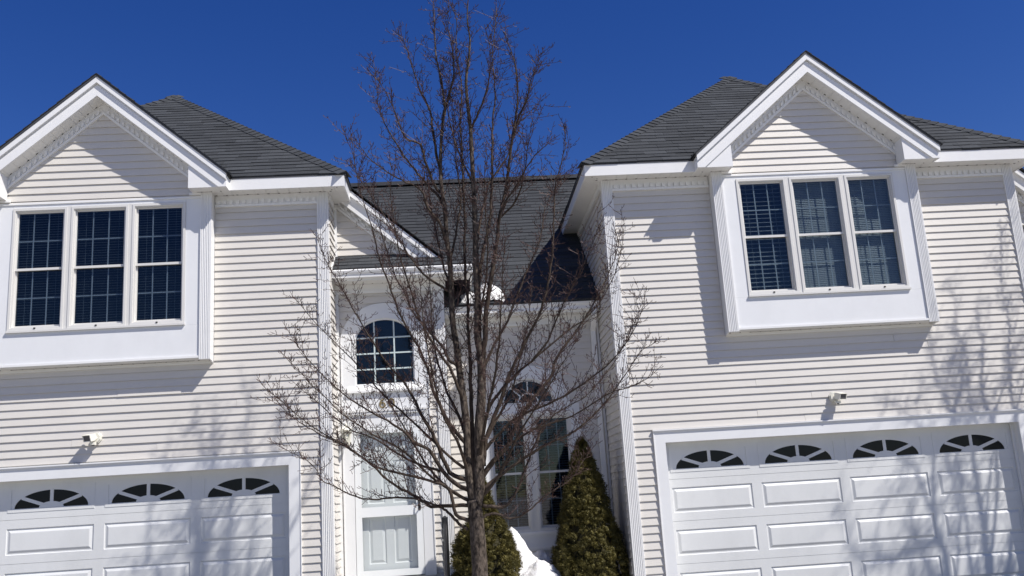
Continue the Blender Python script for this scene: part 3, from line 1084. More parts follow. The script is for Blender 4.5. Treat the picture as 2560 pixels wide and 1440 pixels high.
    MB().box(x0 + 0.001, x1 + 0.03, EYW - 0.018, EYW, 4.57, 4.67).box(x0 + 0.001, x1 + 0.03, EYW - 0.034, EYW, 4.535, 4.57).build('frieze', 'trim', T)
    n = 13
    stp = (xe - x0) / n
    for i in range(n):
        box('soffit_panel', 'soffit', T, x0 + i * stp + 0.0015, x0 + (i + 1) * stp - 0.0015, 12.90, EYW - 0.0005, 4.672, 4.684)
    sv = MB()
    x = x0 + 0.1
    while x < x1:
        sv.box(x, x + 0.016, EYW - 0.050, EYW - 0.040, 4.669, 4.676)
        x += 0.143
    sv.build('soffit_vent', 'dark', T, kind='stuff')
    box('fascia', 'trim', T, x0, xe - 0.02, 12.885, 12.90, 4.66, 4.80)
    box('fascia', 'trim', T, xe - 0.02, xe, 12.885, 14.2, 4.66, 4.80)
    gut = [(12.884, 4.802), (12.79, 4.802), (12.782, 4.785), (12.790, 4.760), (12.812, 4.730), (12.815, 4.690), (12.884, 4.688)]
    MB().yz(gut, x0 + 0.002, xe + 0.02).build('gutter', 'trim', T)
    pk = 0.72
    pent = MB()
    yA, zA = 12.80, 4.812
    D = EYW - yA
    zB = zA + pk * D
    xr = xe - 0.015
    pent.add([(x0 + 0.001, yA, zA), (xr, yA, zA), (xr - 0.37, EYW, zB), (x0 + 0.001, EYW, zB), (xr, 14.3, zA), (xr - 0.37, 14.3, zB)],
             [(0, 1, 2, 3), (1, 4, 5, 2)])
    pent.box(x0 + 0.001, xr, yA, yA + 0.02, zA - 0.012, zA - 0.001)
    pr_ = pent.build('pent_roof', 'shingle', T)
    pl = Roof((x0 + 0.02, yA, zA), (1, 0, 0), (0, 1, pk))
    kk = math.hypot(1, pk)
    pl.shingles(rng, 0, xr - x0, D * kk, [(1, 0, 0.0), (-1, -0.37 / (D * kk), -(xr - x0 - 0.02)), (0, -1, -D * kk), (0, 1, -0.01)], lambda v, f, c: MB().add(v, f).build('shingle', 'shingle', pr_), e=0.125)
    MB().yz([(yA - 0.005, zA - 0.01), (yA - 0.005, zA + 0.035), (EYW, zB + 0.05), (EYW, zB)], x0 + 0.0005, x0 + 0.018).build('step_flashing', 'trim', pr_)
    # gable: rake boards, dentils, roof
    zt = lambda x: 4.872 - 0.86 * (x - dx)

    def rake(lo_, hi_, ya, yb, name, m, xa=-1.95, xb=0.02):
        zp = zA + pk * (0.5 * (ya + yb) - yA) + 0.004
        poly = clip_poly([(dx + xa, zt(dx + xa) - hi_), (dx + xa, zt(dx + xa) - lo_), (dx + xb, zt(dx + xb) - lo_), (dx + xb, zt(dx + xb) - hi_)], [(0, 1, zp)])
        if poly:
            MB().xz(poly, ya, yb).build(name, m, T)
    rake(0.0, 0.045, 12.985, 17.0, 'rake_edge', 'drip')
    rake(0.045, 0.135, 13.000, 13.055, 'rake_trim', 'trim')
    rake(0.135, 0.330, 13.040, 13.070, 'rake_board', 'trim')
    rake(0.318, 0.328, 13.070, EYW, 'rake_soffit', 'soffit')
    rake(0.318, 0.420, 13.178, EYW, 'rake_frieze', 'trim')
    rake(0.418, 0.455, 13.164, EYW, 'rake_frieze', 'trim')
    dm = MB()
    for j, (t0, t1) in enumerate(((0.332, 0.372), (0.376, 0.416))):
        x = -1.62 + j * 0.05
        while x < -0.45:
            a, b = dx + x, dx + x + 0.05
            if zt(b) - t1 > 5.12:
                dm.xz([(a, zt(a) - t1), (b, zt(b) - t1), (b, zt(b) - t0), (a, zt(a) - t0)], 13.140, 13.1779)
            x += 0.1
    dm.build('dentil_band', 'trim', T)
    rs = MB()
    plg = Roof((dx - 0.05, 12.975, zt(dx - 0.05) + 0.002), (0, 1, 0), (-1, 0, 0.86))
    W = 4.2
    Lg = 2.0 * math.hypot(1, 0.86)
    rs.add([plg.p(0, 0), plg.p(W, 0), plg.p(W, Lg), plg.p(0, Lg)], [(0, 1, 2, 3)])
    plg.shingles(rng, 0, W, Lg, [(1, 0, 0), (-1, 0, -W), (0, -1, -Lg), (0, 1, -0.01)], lambda v, f, c: rs.add(v, f), thick=0.014)
    rs.build('entry_roof', 'shingle', T)

# limbs of the tree: base radius, tip radius, points in metres
LIMBS = [
(0.1,0.075,[(0.12,10.30,-0.15),(0.12,10.30,0.29),(0.15,10.30,0.77),(0.15,10.30,1.10),(0.14,10.30,1.39),(0.12,10.30,1.56)]),
(0.0495,0.006,[(0.12,10.30,1.54),(0.10,10.30,1.68),(0.08,10.30,1.98),(0.09,10.30,2.32),(0.07,10.31,2.61),(0.04,10.31,2.96),(0.02,10.31,3.24),(-0.01,10.31,3.52),(-0.01,10.32,3.89),(-0.01,10.32,4.22),(-0.03,10.32,4.44),(-0.04,10.32,4.86),(-0.06,10.32,5.03),(-0.07,10.33,5.29),(-0.05,10.33,5.62),(-0.01,10.33,5.95),(0.02,10.33,6.08),(-0.00,10.33,6.33),(-0.02,10.34,6.53),(-0.06,10.34,6.79),(-0.06,10.34,7.12),(-0.06,10.34,7.44)]),
(0.0645,0.006,[(0.15,10.30,1.51),(0.19,10.29,1.68),(0.20,10.29,1.94),(0.22,10.27,2.31),(0.26,10.26,2.60),(0.28,10.25,2.89),(0.28,10.24,3.15),(0.26,10.23,3.33),(0.28,10.21,3.73),(0.28,10.19,4.13),(0.29,10.18,4.39),(0.30,10.16,4.80),(0.30,10.15,5.05),(0.30,10.14,5.42),(0.30,10.12,5.73),(0.28,10.11,6.09),(0.28,10.09,6.34),(0.32,10.08,6.58),(0.35,10.07,6.83),(0.33,10.06,7.08),(0.35,10.05,7.31)]),
(0.0263,0.005,[(0.13,10.30,1.62),(0.14,10.31,2.20),(0.15,10.33,2.61),(0.16,10.34,3.08),(0.16,10.35,3.36),(0.17,10.37,3.77),(0.16,10.38,4.18),(0.18,10.39,4.66),(0.19,10.42,5.32),(0.19,10.43,5.76),(0.19,10.44,5.99),(0.23,10.45,6.38),(0.19,10.47,6.85),(0.21,10.48,7.32),(0.15,10.49,7.53)]),
(0.035,0.005,[(0.27,10.28,2.69),(0.31,10.23,3.13),(0.34,10.20,3.32),(0.37,10.15,3.61),(0.45,10.09,3.99),(0.51,10.04,4.28),(0.56,9.98,4.61),(0.63,9.94,4.84),(0.70,9.88,5.20),(0.76,9.82,5.50),(0.80,9.79,5.69),(0.84,9.74,5.96),(0.83,9.68,6.25),(0.81,9.66,6.38),(0.76,9.62,6.55),(0.74,9.60,6.66)]),
(0.0238,0.005,[(0.29,10.25,3.88),(0.35,10.26,4.21),(0.40,10.27,4.41),(0.46,10.29,4.64),(0.49,10.30,4.83),(0.53,10.32,5.27),(0.56,10.35,5.71),(0.58,10.36,5.94),(0.63,10.38,6.33),(0.62,10.40,6.60),(0.63,10.41,6.87),(0.71,10.45,7.42)]),
(0.015,0.003,[(0.54,10.00,4.50),(0.60,9.90,4.70),(0.80,9.70,4.96),(0.97,9.51,5.16),(1.10,9.40,5.24)]),
(0.0286,0.004,[(0.25,10.30,1.91),(0.28,10.29,2.15),(0.34,10.27,2.31),(0.45,10.25,2.55),(0.56,10.23,2.83),(0.63,10.21,2.96),(0.80,10.18,3.26),(0.93,10.16,3.48),(1.02,10.14,3.70),(1.09,10.11,3.95),(1.14,10.09,4.17),(1.18,10.06,4.54),(1.22,10.02,4.96),(1.32,9.98,5.26),(1.37,9.96,5.48),(1.37,9.95,5.62)]),
(0.0286,0.004,[(0.23,10.30,1.79),(0.37,10.31,1.97),(0.52,10.32,2.11),(0.64,10.33,2.35),(0.81,10.34,2.58),(1.05,10.36,2.84),(1.14,10.37,3.07),(1.29,10.38,3.25),(1.43,10.39,3.42),(1.56,10.40,3.60),(1.70,10.41,3.80),(1.80,10.42,3.99),(1.92,10.44,4.23),(1.98,10.45,4.42)]),
(0.0163,0.004,[(0.20,10.30,1.35),(0.25,10.31,1.39),(0.38,10.32,1.40),(0.49,10.34,1.34),(0.62,10.35,1.36),(0.74,10.37,1.43),(0.87,10.39,1.53),(1.01,10.41,1.61),(1.22,10.45,1.73),(1.32,10.47,1.85),(1.48,10.51,2.04)]),
(0.0204,0.003,[(0.21,10.30,1.50),(0.43,10.32,1.47),(0.55,10.33,1.56),(0.64,10.35,1.72),(0.73,10.37,1.91),(0.84,10.40,2.13),(0.98,10.43,2.36),(1.21,10.46,2.51),(1.48,10.49,2.65),(1.84,10.55,3.03),(2.12,10.62,3.49)]),
(0.0231,0.003,[(0.22,10.30,1.66),(0.42,10.30,1.80),(0.60,10.31,1.91),(0.97,10.31,2.11),(1.29,10.32,2.24),(1.62,10.33,2.51),(1.88,10.33,2.81),(2.08,10.34,3.07),(2.24,10.34,3.16)]),
(0.0204,0.003,[(0.25,10.30,2.06),(0.45,10.25,2.26),(0.67,10.19,2.42),(1.07,10.10,2.56),(1.46,9.98,2.77),(1.75,9.88,3.00),(1.95,9.79,3.26),(2.06,9.70,3.56)]),
(0.0204,0.003,[(0.27,10.30,2.37),(0.40,10.32,2.62),(0.62,10.34,2.86),(0.85,10.36,3.03),(1.20,10.39,3.31),(1.54,10.42,3.53),(1.80,10.45,3.85),(1.98,10.48,4.24),(2.06,10.51,4.58)]),
(0.0163,0.003,[(0.25,10.30,1.85),(0.49,10.20,2.09),(0.83,10.06,2.27),(1.21,9.91,2.37),(1.58,9.72,2.56),(1.86,9.59,2.63),(2.03,9.50,2.72)]),
(0.0177,0.003,[(0.28,10.30,2.89),(0.40,10.33,3.16),(0.61,10.38,3.52),(0.78,10.44,3.90),(0.94,10.49,4.24),(1.07,10.54,4.54),(1.15,10.59,4.90),(1.36,10.65,5.23),(1.50,10.68,5.36)]),
(0.0136,0.003,[(0.84,10.20,3.01),(1.03,10.13,3.23),(1.17,10.04,3.52),(1.36,9.92,3.85),(1.50,9.82,4.09),(1.64,9.70,4.41)]),
(0.0272,0.003,[(0.09,10.30,1.67),(-0.05,10.29,1.73),(-0.20,10.27,1.90),(-0.32,10.24,2.10),(-0.48,10.22,2.20),(-0.61,10.20,2.34),(-0.81,10.17,2.48),(-1.01,10.14,2.60),(-1.21,10.11,2.75),(-1.46,10.07,3.00),(-1.64,10.03,3.22),(-1.77,10.00,3.44)]),
(0.0272,0.003,[(0.08,10.30,1.77),(-0.12,10.31,1.87),(-0.26,10.32,2.23),(-0.40,10.33,2.51),(-0.49,10.34,2.71),(-0.58,10.35,2.87),(-0.79,10.36,3.14),(-1.03,10.38,3.56),(-1.22,10.40,3.94),(-1.40,10.41,4.28),(-1.53,10.43,4.62)]),
(0.0245,0.003,[(0.09,10.30,2.16),(-0.03,10.28,2.29),(-0.17,10.24,2.54),(-0.27,10.20,2.80),(-0.30,10.18,2.96),(-0.40,10.13,3.23),(-0.56,10.07,3.54),(-0.69,10.00,3.93),(-0.78,9.95,4.20),(-0.84,9.88,4.53),(-0.94,9.82,4.88),(-1.00,9.74,5.27),(-1.02,9.70,5.49)]),
(0.0231,0.003,[(0.10,10.30,1.51),(-0.14,10.31,1.52),(-0.33,10.33,1.52),(-0.47,10.34,1.62),(-0.72,10.36,1.77),(-0.98,10.39,2.01),(-1.18,10.42,2.17),(-1.50,10.45,2.35),(-1.70,10.47,2.48),(-1.88,10.49,2.63),(-2.01,10.51,2.77)]),
(0.0218,0.003,[(0.07,10.30,1.35),(-0.07,10.28,1.42),(-0.13,10.22,1.68),(-0.27,10.18,1.77),(-0.49,10.12,1.84),(-0.85,10.02,1.95),(-1.04,9.96,2.08),(-1.20,9.90,2.21),(-1.36,9.85,2.30),(-1.58,9.76,2.47),(-1.81,9.67,2.68),(-1.96,9.60,2.82)]),
(0.0177,0.003,[(0.05,10.30,1.25),(-0.07,10.30,1.35),(-0.16,10.30,1.45),(-0.25,10.31,1.51),(-0.46,10.31,1.60),(-0.70,10.31,1.64),(-0.96,10.32,1.63),(-1.15,10.32,1.68),(-1.32,10.33,1.77),(-1.49,10.33,1.87),(-1.56,10.33,2.00),(-1.71,10.34,2.12),(-1.90,10.34,2.23)]),
(0.0177,0.003,[(-0.01,10.32,3.87),(-0.11,10.33,3.93),(-0.32,10.36,4.11),(-0.45,10.38,4.30),(-0.57,10.42,4.53),(-0.66,10.44,4.67),(-0.80,10.47,4.94),(-0.95,10.51,5.21),(-1.11,10.55,5.48)]),
(0.0177,0.003,[(-0.03,10.33,4.41),(-0.10,10.27,4.66),(-0.23,10.20,4.83),(-0.30,10.14,5.03),(-0.51,10.06,5.13),(-0.71,9.98,5.24),(-0.84,9.91,5.34),(-0.91,9.87,5.42),(-1.00,9.80,5.58)]),
(0.019,0.003,[(-0.05,10.34,4.84),(-0.10,10.35,5.00),(-0.26,10.35,5.20),(-0.37,10.36,5.36),(-0.49,10.37,5.54),(-0.61,10.38,5.77),(-0.70,10.39,5.96),(-0.77,10.40,6.20),(-0.78,10.41,6.33),(-0.81,10.43,6.77)]),
(0.019,0.003,[(-0.06,10.35,5.04),(-0.14,10.33,5.13),(-0.24,10.25,5.43),(-0.29,10.20,5.61),(-0.45,10.15,5.67),(-0.54,10.08,5.90),(-0.61,10.02,6.08),(-0.71,9.95,6.27),(-0.81,9.90,6.36)]),
(0.019,0.003,[(-0.06,10.35,5.26),(-0.11,10.37,5.57),(-0.14,10.39,5.88),(-0.16,10.41,6.12),(-0.27,10.44,6.39),(-0.33,10.46,6.63),(-0.40,10.48,6.90),(-0.43,10.49,7.01),(-0.53,10.51,7.22)]),
(0.0204,0.003,[(0.03,10.30,3.02),(-0.07,10.31,3.09),(-0.14,10.34,3.25),(-0.27,10.37,3.43),(-0.44,10.41,3.66),(-0.53,10.44,3.88),(-0.64,10.48,4.12),(-0.77,10.56,4.58),(-0.85,10.61,4.89),(-0.89,10.68,5.31)]),
(0.0204,0.003,[(0.06,10.30,2.64),(-0.04,10.21,2.94),(-0.18,10.11,3.16),(-0.36,9.96,3.49),(-0.47,9.78,3.90),(-0.55,9.63,4.22),(-0.59,9.44,4.61),(-0.59,9.30,4.87)]),
(0.0177,0.003,[(0.04,10.30,1.90),(-0.17,10.33,2.09),(-0.47,10.38,2.41),(-0.81,10.44,2.75),(-1.16,10.51,3.18),(-1.52,10.58,3.58),(-1.80,10.64,3.93)]),
(0.0163,0.003,[(-0.02,10.30,1.61),(-0.27,10.21,1.79),(-0.59,10.05,2.10),(-0.91,9.90,2.30),(-1.21,9.74,2.53),(-1.47,9.56,2.81),(-1.68,9.40,3.05)]),
(0.015,0.003,[(-0.22,10.30,1.88),(-0.57,10.36,2.03),(-0.91,10.44,2.27),(-1.22,10.51,2.42),(-1.54,10.60,2.71),(-1.82,10.68,2.96)]),
(0.0163,0.003,[(0.30,10.25,4.40),(0.38,10.28,4.73),(0.47,10.31,5.09),(0.63,10.34,5.33),(0.73,10.36,5.49),(0.82,10.40,5.79),(0.97,10.44,6.16),(1.12,10.48,6.54),(1.19,10.51,6.77)]),
(0.015,0.003,[(0.30,10.15,5.71),(0.40,10.07,5.92),(0.48,10.00,6.09),(0.55,9.90,6.29),(0.57,9.80,6.49),(0.54,9.70,6.68)]),
(0.015,0.003,[(-0.01,10.38,6.02),(0.09,10.31,6.29),(0.15,10.23,6.56),(0.13,10.15,6.83),(0.10,10.08,7.05),(0.12,10.00,7.26)]),
(0.0136,0.003,[(0.30,10.20,5.10),(0.17,10.25,5.46),(0.09,10.31,5.79),(0.06,10.36,6.11),(0.08,10.43,6.50)]),
(0.0163,0.003,[(-0.01,10.32,4.24),(0.07,10.35,4.53),(0.15,10.40,4.97),(0.12,10.45,5.39),(0.11,10.49,5.76),(0.11,10.55,6.25)]),
(0.0136,0.003,[(0.77,9.90,5.53),(0.85,9.79,5.74),(0.95,9.65,5.92),(0.97,9.56,6.04),(1.07,9.40,6.22)]),
(0.0136,0.003,[(0.58,10.30,4.70),(0.78,10.13,4.86),(0.87,9.89,5.11),(0.90,9.67,5.31),(0.95,9.40,5.52)]),
(0.0231,0.003,[(0.20,10.30,1.94),(0.29,10.04,2.39),(0.39,9.74,2.77),(0.47,9.37,3.22),(0.49,9.01,3.59),(0.53,8.60,3.97)]),
(0.0231,0.003,[(0.13,10.30,1.98),(0.02,10.40,2.43),(-0.14,10.52,2.85),(-0.24,10.67,3.39),(-0.26,10.83,3.94),(-0.28,10.97,4.47)]),
(0.0204,0.003,[(0.08,10.30,1.86),(-0.03,10.08,2.20),(-0.17,9.84,2.48),(-0.24,9.48,2.86),(-0.29,9.08,3.24),(-0.30,8.70,3.56)]),
(0.0204,0.003,[(0.24,10.30,2.11),(0.42,10.39,2.41),(0.59,10.49,2.67),(0.74,10.63,3.10),(0.88,10.79,3.59),(0.96,10.93,4.00)]),
(0.0204,0.003,[(0.22,10.30,1.60),(0.40,10.15,1.79),(0.59,9.87,2.15),(0.82,9.54,2.48),(1.03,9.18,2.79),(1.18,8.90,3.02)]),
(0.0204,0.003,[(0.07,10.30,1.56),(-0.15,10.36,1.70),(-0.40,10.46,2.02),(-0.65,10.61,2.48),(-0.88,10.75,2.92),(-1.06,10.89,3.37)]),
(0.015,0.003,[(0.27,10.30,3.34),(0.32,10.14,3.67),(0.40,9.89,4.07),(0.40,9.62,4.44),(0.39,9.37,4.76),(0.42,9.10,5.06)]),
(0.015,0.003,[(-0.01,10.30,3.88),(-0.10,10.39,4.26),(-0.17,10.52,4.73),(-0.23,10.66,5.23),(-0.26,10.80,5.74)]),
]
# ------------------------------------------------------------------ recessed window wing between the two garages
def window_wing(T, dx, sid, rng, ref):
    WY = 13.85
    x0, x1, xc = -0.127 + dx, 2.195 + dx, 1.05 + dx
    wl = MB()
    for a, b, c, d in grid_rects(x0, x1 - 0.001, 0.0, 4.35, [(xc - 0.61, xc + 0.61, 1.05, 2.72), (xc - 0.40, xc + 0.40, 2.88, 3.26)]):
        wl.box(a, b, WY, WY + 0.06, c, d)
    wall = wl.build('window_wall', 'siding', T)

    def casing(z):
        if 0.78 < z < 2.86:
            return (xc - 0.75, xc + 0.75)
        if 2.86 <= z < 3.45:
            t = math.sqrt(max(0.0, 1 - ((z - 2.86) / 0.60) ** 2))
            return (xc - 0.62 * t, xc + 0.62 * t)
        return None
    sid.lay(wall, front(WY), x0, x1 - 0.045, 0.45, 4.06, ref, [casing])
    sid.lay(wall, front(WY), x0, x1 - 0.045, 0.0, 0.45, ref - 3 * PITCH, spare=True)
    box('corner_post', 'trim', T, x1 - 0.045, x1 - 0.016, WY - 0.045, WY, 0.0, 4.06)
    cm = MB()
    for a, b, c, d in grid_rects(xc - 0.75, xc + 0.75, 0.78, 2.86, [(xc - 0.61, xc + 0.61, 1.05, 2.72)]):
        cm.box(a, b, WY - 0.028, WY + 0.01, c, d)
    I = ellipse(xc, 2.88, 0.40, 0.38, 0, math.pi, 24)
    O = ellipse(xc, 2.86, 0.62, 0.60, 0, math.pi, 24)
    for i in range(24):
        cm.xz([I[i], O[i], O[i + 1], I[i + 1]], WY - 0.028, WY + 0.01)
    cm.box(xc - 0.62, xc + 0.62, WY - 0.027, WY + 0.009, 2.8602, 2.8798)
    cs = cm.build('window_casing', 'panel', T)
    box('casing_cap', 'trim', cs, xc - 0.66, xc + 0.66, WY - 0.045, WY - 0.028, 2.735, 2.765)
    MB().box(xc - 0.64, xc + 0.64, WY - 0.055, WY - 0.028, 1.005, 1.045).box(xc - 0.62, xc + 0.62, WY - 0.040, WY - 0.028, 0.805, 0.835).build('window_sill', 'trim', cs)
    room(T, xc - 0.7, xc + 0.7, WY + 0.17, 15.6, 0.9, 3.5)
    for a, b in ((xc - 0.61, xc - 0.040), (xc + 0.040, xc + 0.61)):
        window(T, a, b, 1.05, 2.72, WY, (0.036, 0.034, 24, 0.10, 0.06), rng, 'pane_screen')
    box('mullion', 'frame', cs, xc - 0.040, xc + 0.040, WY - 0.014, WY + 0.05, 1.05, 2.72)
    tm = MB()
    I2 = ellipse(xc, 2.88, 0.365, 0.345, 0, math.pi, 24)
    for i in range(24):
        tm.xz([I2[i], I[i], I[i + 1], I2[i + 1]], WY - 0.006, WY + 0.04)
    tm.box(xc - 0.365, xc + 0.365, WY - 0.006, WY + 0.04, 2.8802, 2.91)
    tr = tm.build('fan_window', 'frame', T)
    MB().xz(ellipse(xc, 2.885, 0.395, 0.372, 0, math.pi, 24), WY + 0.02, WY + 0.024).build('pane', 'pane', tr)
    fm = MB()
    for t in (45, 90, 135):
        c, s = math.cos(math.radians(t)), math.sin(math.radians(t))
        p0, p1 = (xc + 0.15 * c, 2.90 + 0.14 * s), (xc + 0.36 * c, 2.89 + 0.34 * s)
        w = 0.009
        fm.xz([(p0[0] + s * w, p0[1] - c * w), (p1[0] + s * w, p1[1] - c * w), (p1[0] - s * w, p1[1] + c * w), (p0[0] - s * w, p0[1] + c * w)], WY + 0.006, WY + 0.0195)
    A, B = ellipse(xc, 2.90, 0.16, 0.15, 0, math.pi, 14), ellipse(xc, 2.90, 0.142, 0.132, 0, math.pi, 14)
    for i in range(14):
        fm.xz([B[i], A[i], A[i + 1], B[i + 1]], WY + 0.0055, WY + 0.019)
    fm.build('muntin', 'grille', tr)
    # eave
    MB().box(x0, x1 - 0.016, WY - 0.018, WY, 4.10, 4.20).box(x0, x1 - 0.016, WY - 0.034, WY, 4.065, 4.10).build('frieze', 'trim', T)
    n = 15
    st = (x1 - x0 - 0.02) / n
    for i in range(n):
        box('soffit_panel', 'soffit', T, x0 + i * st + 0.0015, x0 + (i + 1) * st - 0.0015, 13.60, WY - 0.0005, 4.202, 4.214)
    sv = MB()
    x = x0 + 0.08
    while x < x1 - 0.1:
        sv.box(x, x + 0.016, WY - 0.050, WY - 0.040, 4.199, 4.206)
        x += 0.143
    sv.build('soffit_vent', 'dark', T, kind='stuff')
    box('fascia', 'trim', T, x0, x1 - 0.017, 13.583, 13.60, 4.19, 4.345)
    gut = [(13.582, 4.342), (13.488, 4.342), (13.480, 4.325), (13.488, 4.300), (13.510, 4.270), (13.513, 4.222), (13.582, 4.220)]
    MB().yz(gut, x0 + 0.01, x1 - 0.02).build('gutter', 'trim', T)
    dp = MB()
    xd = x1 - 0.105
    q = [(xd, 13.545, 4.225), (xd, 13.545, 4.15), (xd, 13.795, 3.93), (xd, 13.795, 0.05)]
    for a, b in zip(q, q[1:]):
        a, b = Vector(a), Vector(b)
        d = (b - a).normalized()
        s = Vector((1, 0, 0))
        t = d.cross(s).normalized()
        c = [a + s * i * 0.036 + t * j * 0.026 for i, j in ((-1, -1), (1, -1), (1, 1), (-1, 1))] + [b + s * i * 0.036 + t * j * 0.026 for i, j in ((-1, -1), (1, -1), (1, 1), (-1, 1))]
        dp.add([tuple(v) for v in c], [(0, 3, 2, 1), (4, 5, 6, 7), (0, 1, 5, 4), (1, 2, 6, 5), (2, 3, 7, 6), (3, 0, 4, 7)])
    dp.build('downspout', 'trim', T)
    # main roof over the entry and this wing
    yA, zA, sl = 13.47, 4.352, 0.83
    yR = 17.40
    zR = zA + sl * (yR - yA)
    xa, xb = -2.9 + dx, 3.5 + dx
    rm = MB()
    rm.add([(xa, yA, zA), (xb, yA, zA), (xb, yR, zR), (xa, yR, zR), (xa, 21.4, zA), (xb, 21.4, zA)], [(0, 1, 2, 3), (3, 2, 5, 4)])
    rm.box(xa + 1.3, x1 - 0.02, yA + 0.002, yA + 0.03, zA - 0.022, zA - 0.002)
    ro = rm.build('main_roof', 'shingle', T)
    k = math.hypot(1, sl)
    pl = Roof((xa, yA, zA), (1, 0, 0), (0, 1, sl))
    rest = MB()

    def sink(vs, fs, c):
        x, v = xa + c[0], c[1]
        if sink.n < 90 and x1 - 1.9 < x < x1 and v < 1.9:
            sink.n += 1
            MB().add(vs, fs).build('shingle', 'shingle', ro)
        else:
            rest.add(vs, fs)
    sink.n = 0
    L = (yR - yA) * k
    pl.shingles(rng, 0, xb - xa, L, [(0, -1, -L), (0, 1, -0.01), (1, 0, 0), (-1, 0, -(xb - xa))], sink)
    rest.build('shingle', 'shingle', ro, kind='stuff')
    cp = MB()
    cp.box(xa, xb, yR - 0.14, yR + 0.14, zR - 0.05, zR + 0.022)
    cp.build('ridge_vent', 'drip', ro)
    bw = MB().box(x0 - 1.5, x1, 20.9, 21.0, 0.0, 4.6)
    bw.build('wall', 'siding', T)


# ------------------------------------------------------------------ small wall fittings
def motion_light(x, y, z, s, label, group):
    """Security light on a round base; s = -1 turns the head to the left, +1 to the right."""
    T = thing('security_light', (x, y, z), label, 'security light', group)
    b = MB()
    oc = [(x + 0.062 * math.cos(math.pi / 8 + i * math.pi / 4), z + 0.072 * math.sin(math.pi / 8 + i * math.pi / 4)) for i in range(8)]
    oc2 = [(x + 0.050 * math.cos(math.pi / 8 + i * math.pi / 4), z + 0.058 * math.sin(math.pi / 8 + i * math.pi / 4)) for i in range(8)]
    b.xz(oc, y - 0.030, y)
    b.xz(oc2, y - 0.055, y - 0.0301)
    b.build('base_plate', 'lamp', T)
    MB().tube([(x, y - 0.05, z - 0.005), (x + s * 0.02, y - 0.09, z - 0.015)], [0.022, 0.020], 8).build('arm', 'lamp', T)
    # head: hooded box with the lens in front, tilted down and sideways
    rot = Matrix.Rotation(math.radians(20) * s, 3, 'Z') @ Matrix.Rotation(math.radians(14), 3, 'X')
    c = Vector((x + s * 0.060, y - 0.125, z - 0.004))

    def tr(p):
        q = c + rot @ Vector(p)
        return (q.x, q.y, q.z)
    h = MB()
    prof = [(-0.055, 0.036), (-0.062, 0.044), (0.050, 0.044), (0.060, 0.020), (0.055, -0.032), (0.030, -0.044), (-0.045, -0.044), (-0.045, -0.036), (-0.040, -0.034), (-0.040, 0.036)]
    h.prism(prof, lambda p, q, t: tr((t, p, q)), -0.060, 0.060)
    h.prism([(-0.055, 0.036), (-0.040, 0.036), (-0.040, -0.036), (-0.045, -0.036)], lambda p, q, t: tr((t, p, q)), -0.060, -0.050)
    h.prism([(-0.055, 0.036), (-0.040, 0.036), (-0.040, -0.036), (-0.045, -0.036)], lambda p, q, t: tr((t, p, q)), 0.050, 0.060)
    ho = h.build('lamp_head', 'lamp', T)
    MB().prism([(-0.0415, -0.034), (-0.0405, -0.034), (-0.0405, 0.0355), (-0.0415, 0.0355)], lambda p, q, t: tr((t, p, q)), -0.0495, 0.0495).build('lens', 'lens', ho)
    sm = MB()
    sm.tube([(x + s * 0.02, y - 0.07, z - 0.03), (x + s * 0.025, y - 0.075, z - 0.065)], [0.013, 0.013], 8)
    sm.box(x + s * 0.025 - 0.030, x + s * 0.025 + 0.030, y - 0.115, y - 0.050, z - 0.095, z - 0.060)
    so_ = sm.build('sensor', 'lamp', T)
    MB().tube([(x + s * 0.025, y - 0.090, z - 0.0949), (x + s * 0.025, y - 0.092, z - 0.108)], [0.020, 0.012], 8).build('lens', 'lens', so_)
    return T


def porch_lantern(x, y, z, label):
    T = thing('porch_lantern', (x, y, z), label, 'lantern')
    MB().box(x - 0.045, x + 0.045, y - 0.022, y, z - 0.13, z + 0.08).build('back_plate', 'lamp', T)
    cy = y - 0.11
    MB().tube([(x, y - 0.02, z + 0.10), (x, cy, z + 0.135)], [0.010, 0.010], 6).build('bracket', 'lamp', T)
    MB().tube([(x, cy, z + 0.055), (x, cy, z + 0.062), (x, cy, z + 0.120), (x, cy, z + 0.140), (x, cy, z + 0.160)], [0.100, 0.096, 0.030, 0.014, 0.006], 6).build('roof_cap', 'lamp', T)
    fm = MB()
    for i in range(6):
        a = math.pi / 6 + i * math.pi / 3
        fm.tube([(x + 0.078 * math.cos(a), cy + 0.078 * math.sin(a), z + 0.055), (x + 0.040 * math.cos(a), cy + 0.040 * math.sin(a), z - 0.145)], [0.005, 0.005], 4)
    fm.tube([(x, cy, z - 0.145), (x, cy, z - 0.160), (x, cy, z - 0.175)], [0.044, 0.036, 0.010], 6)
    fm.build('cage', 'lamp', T)
    MB().tube([(x, cy, z + 0.054), (x, cy, z - 0.144)], [0.073, 0.036], 6, cap=False).build('pane', 'pane_clear', T)
    MB().tube([(x, cy, z - 0.14), (x, cy, z - 0.06), (x, cy, z - 0.05), (x, cy, z + 0.01), (x, cy, z + 0.03)], [0.012, 0.012, 0.022, 0.026, 0.008], 8, cap=True).build('bulb', 'lamp', T)
    return T


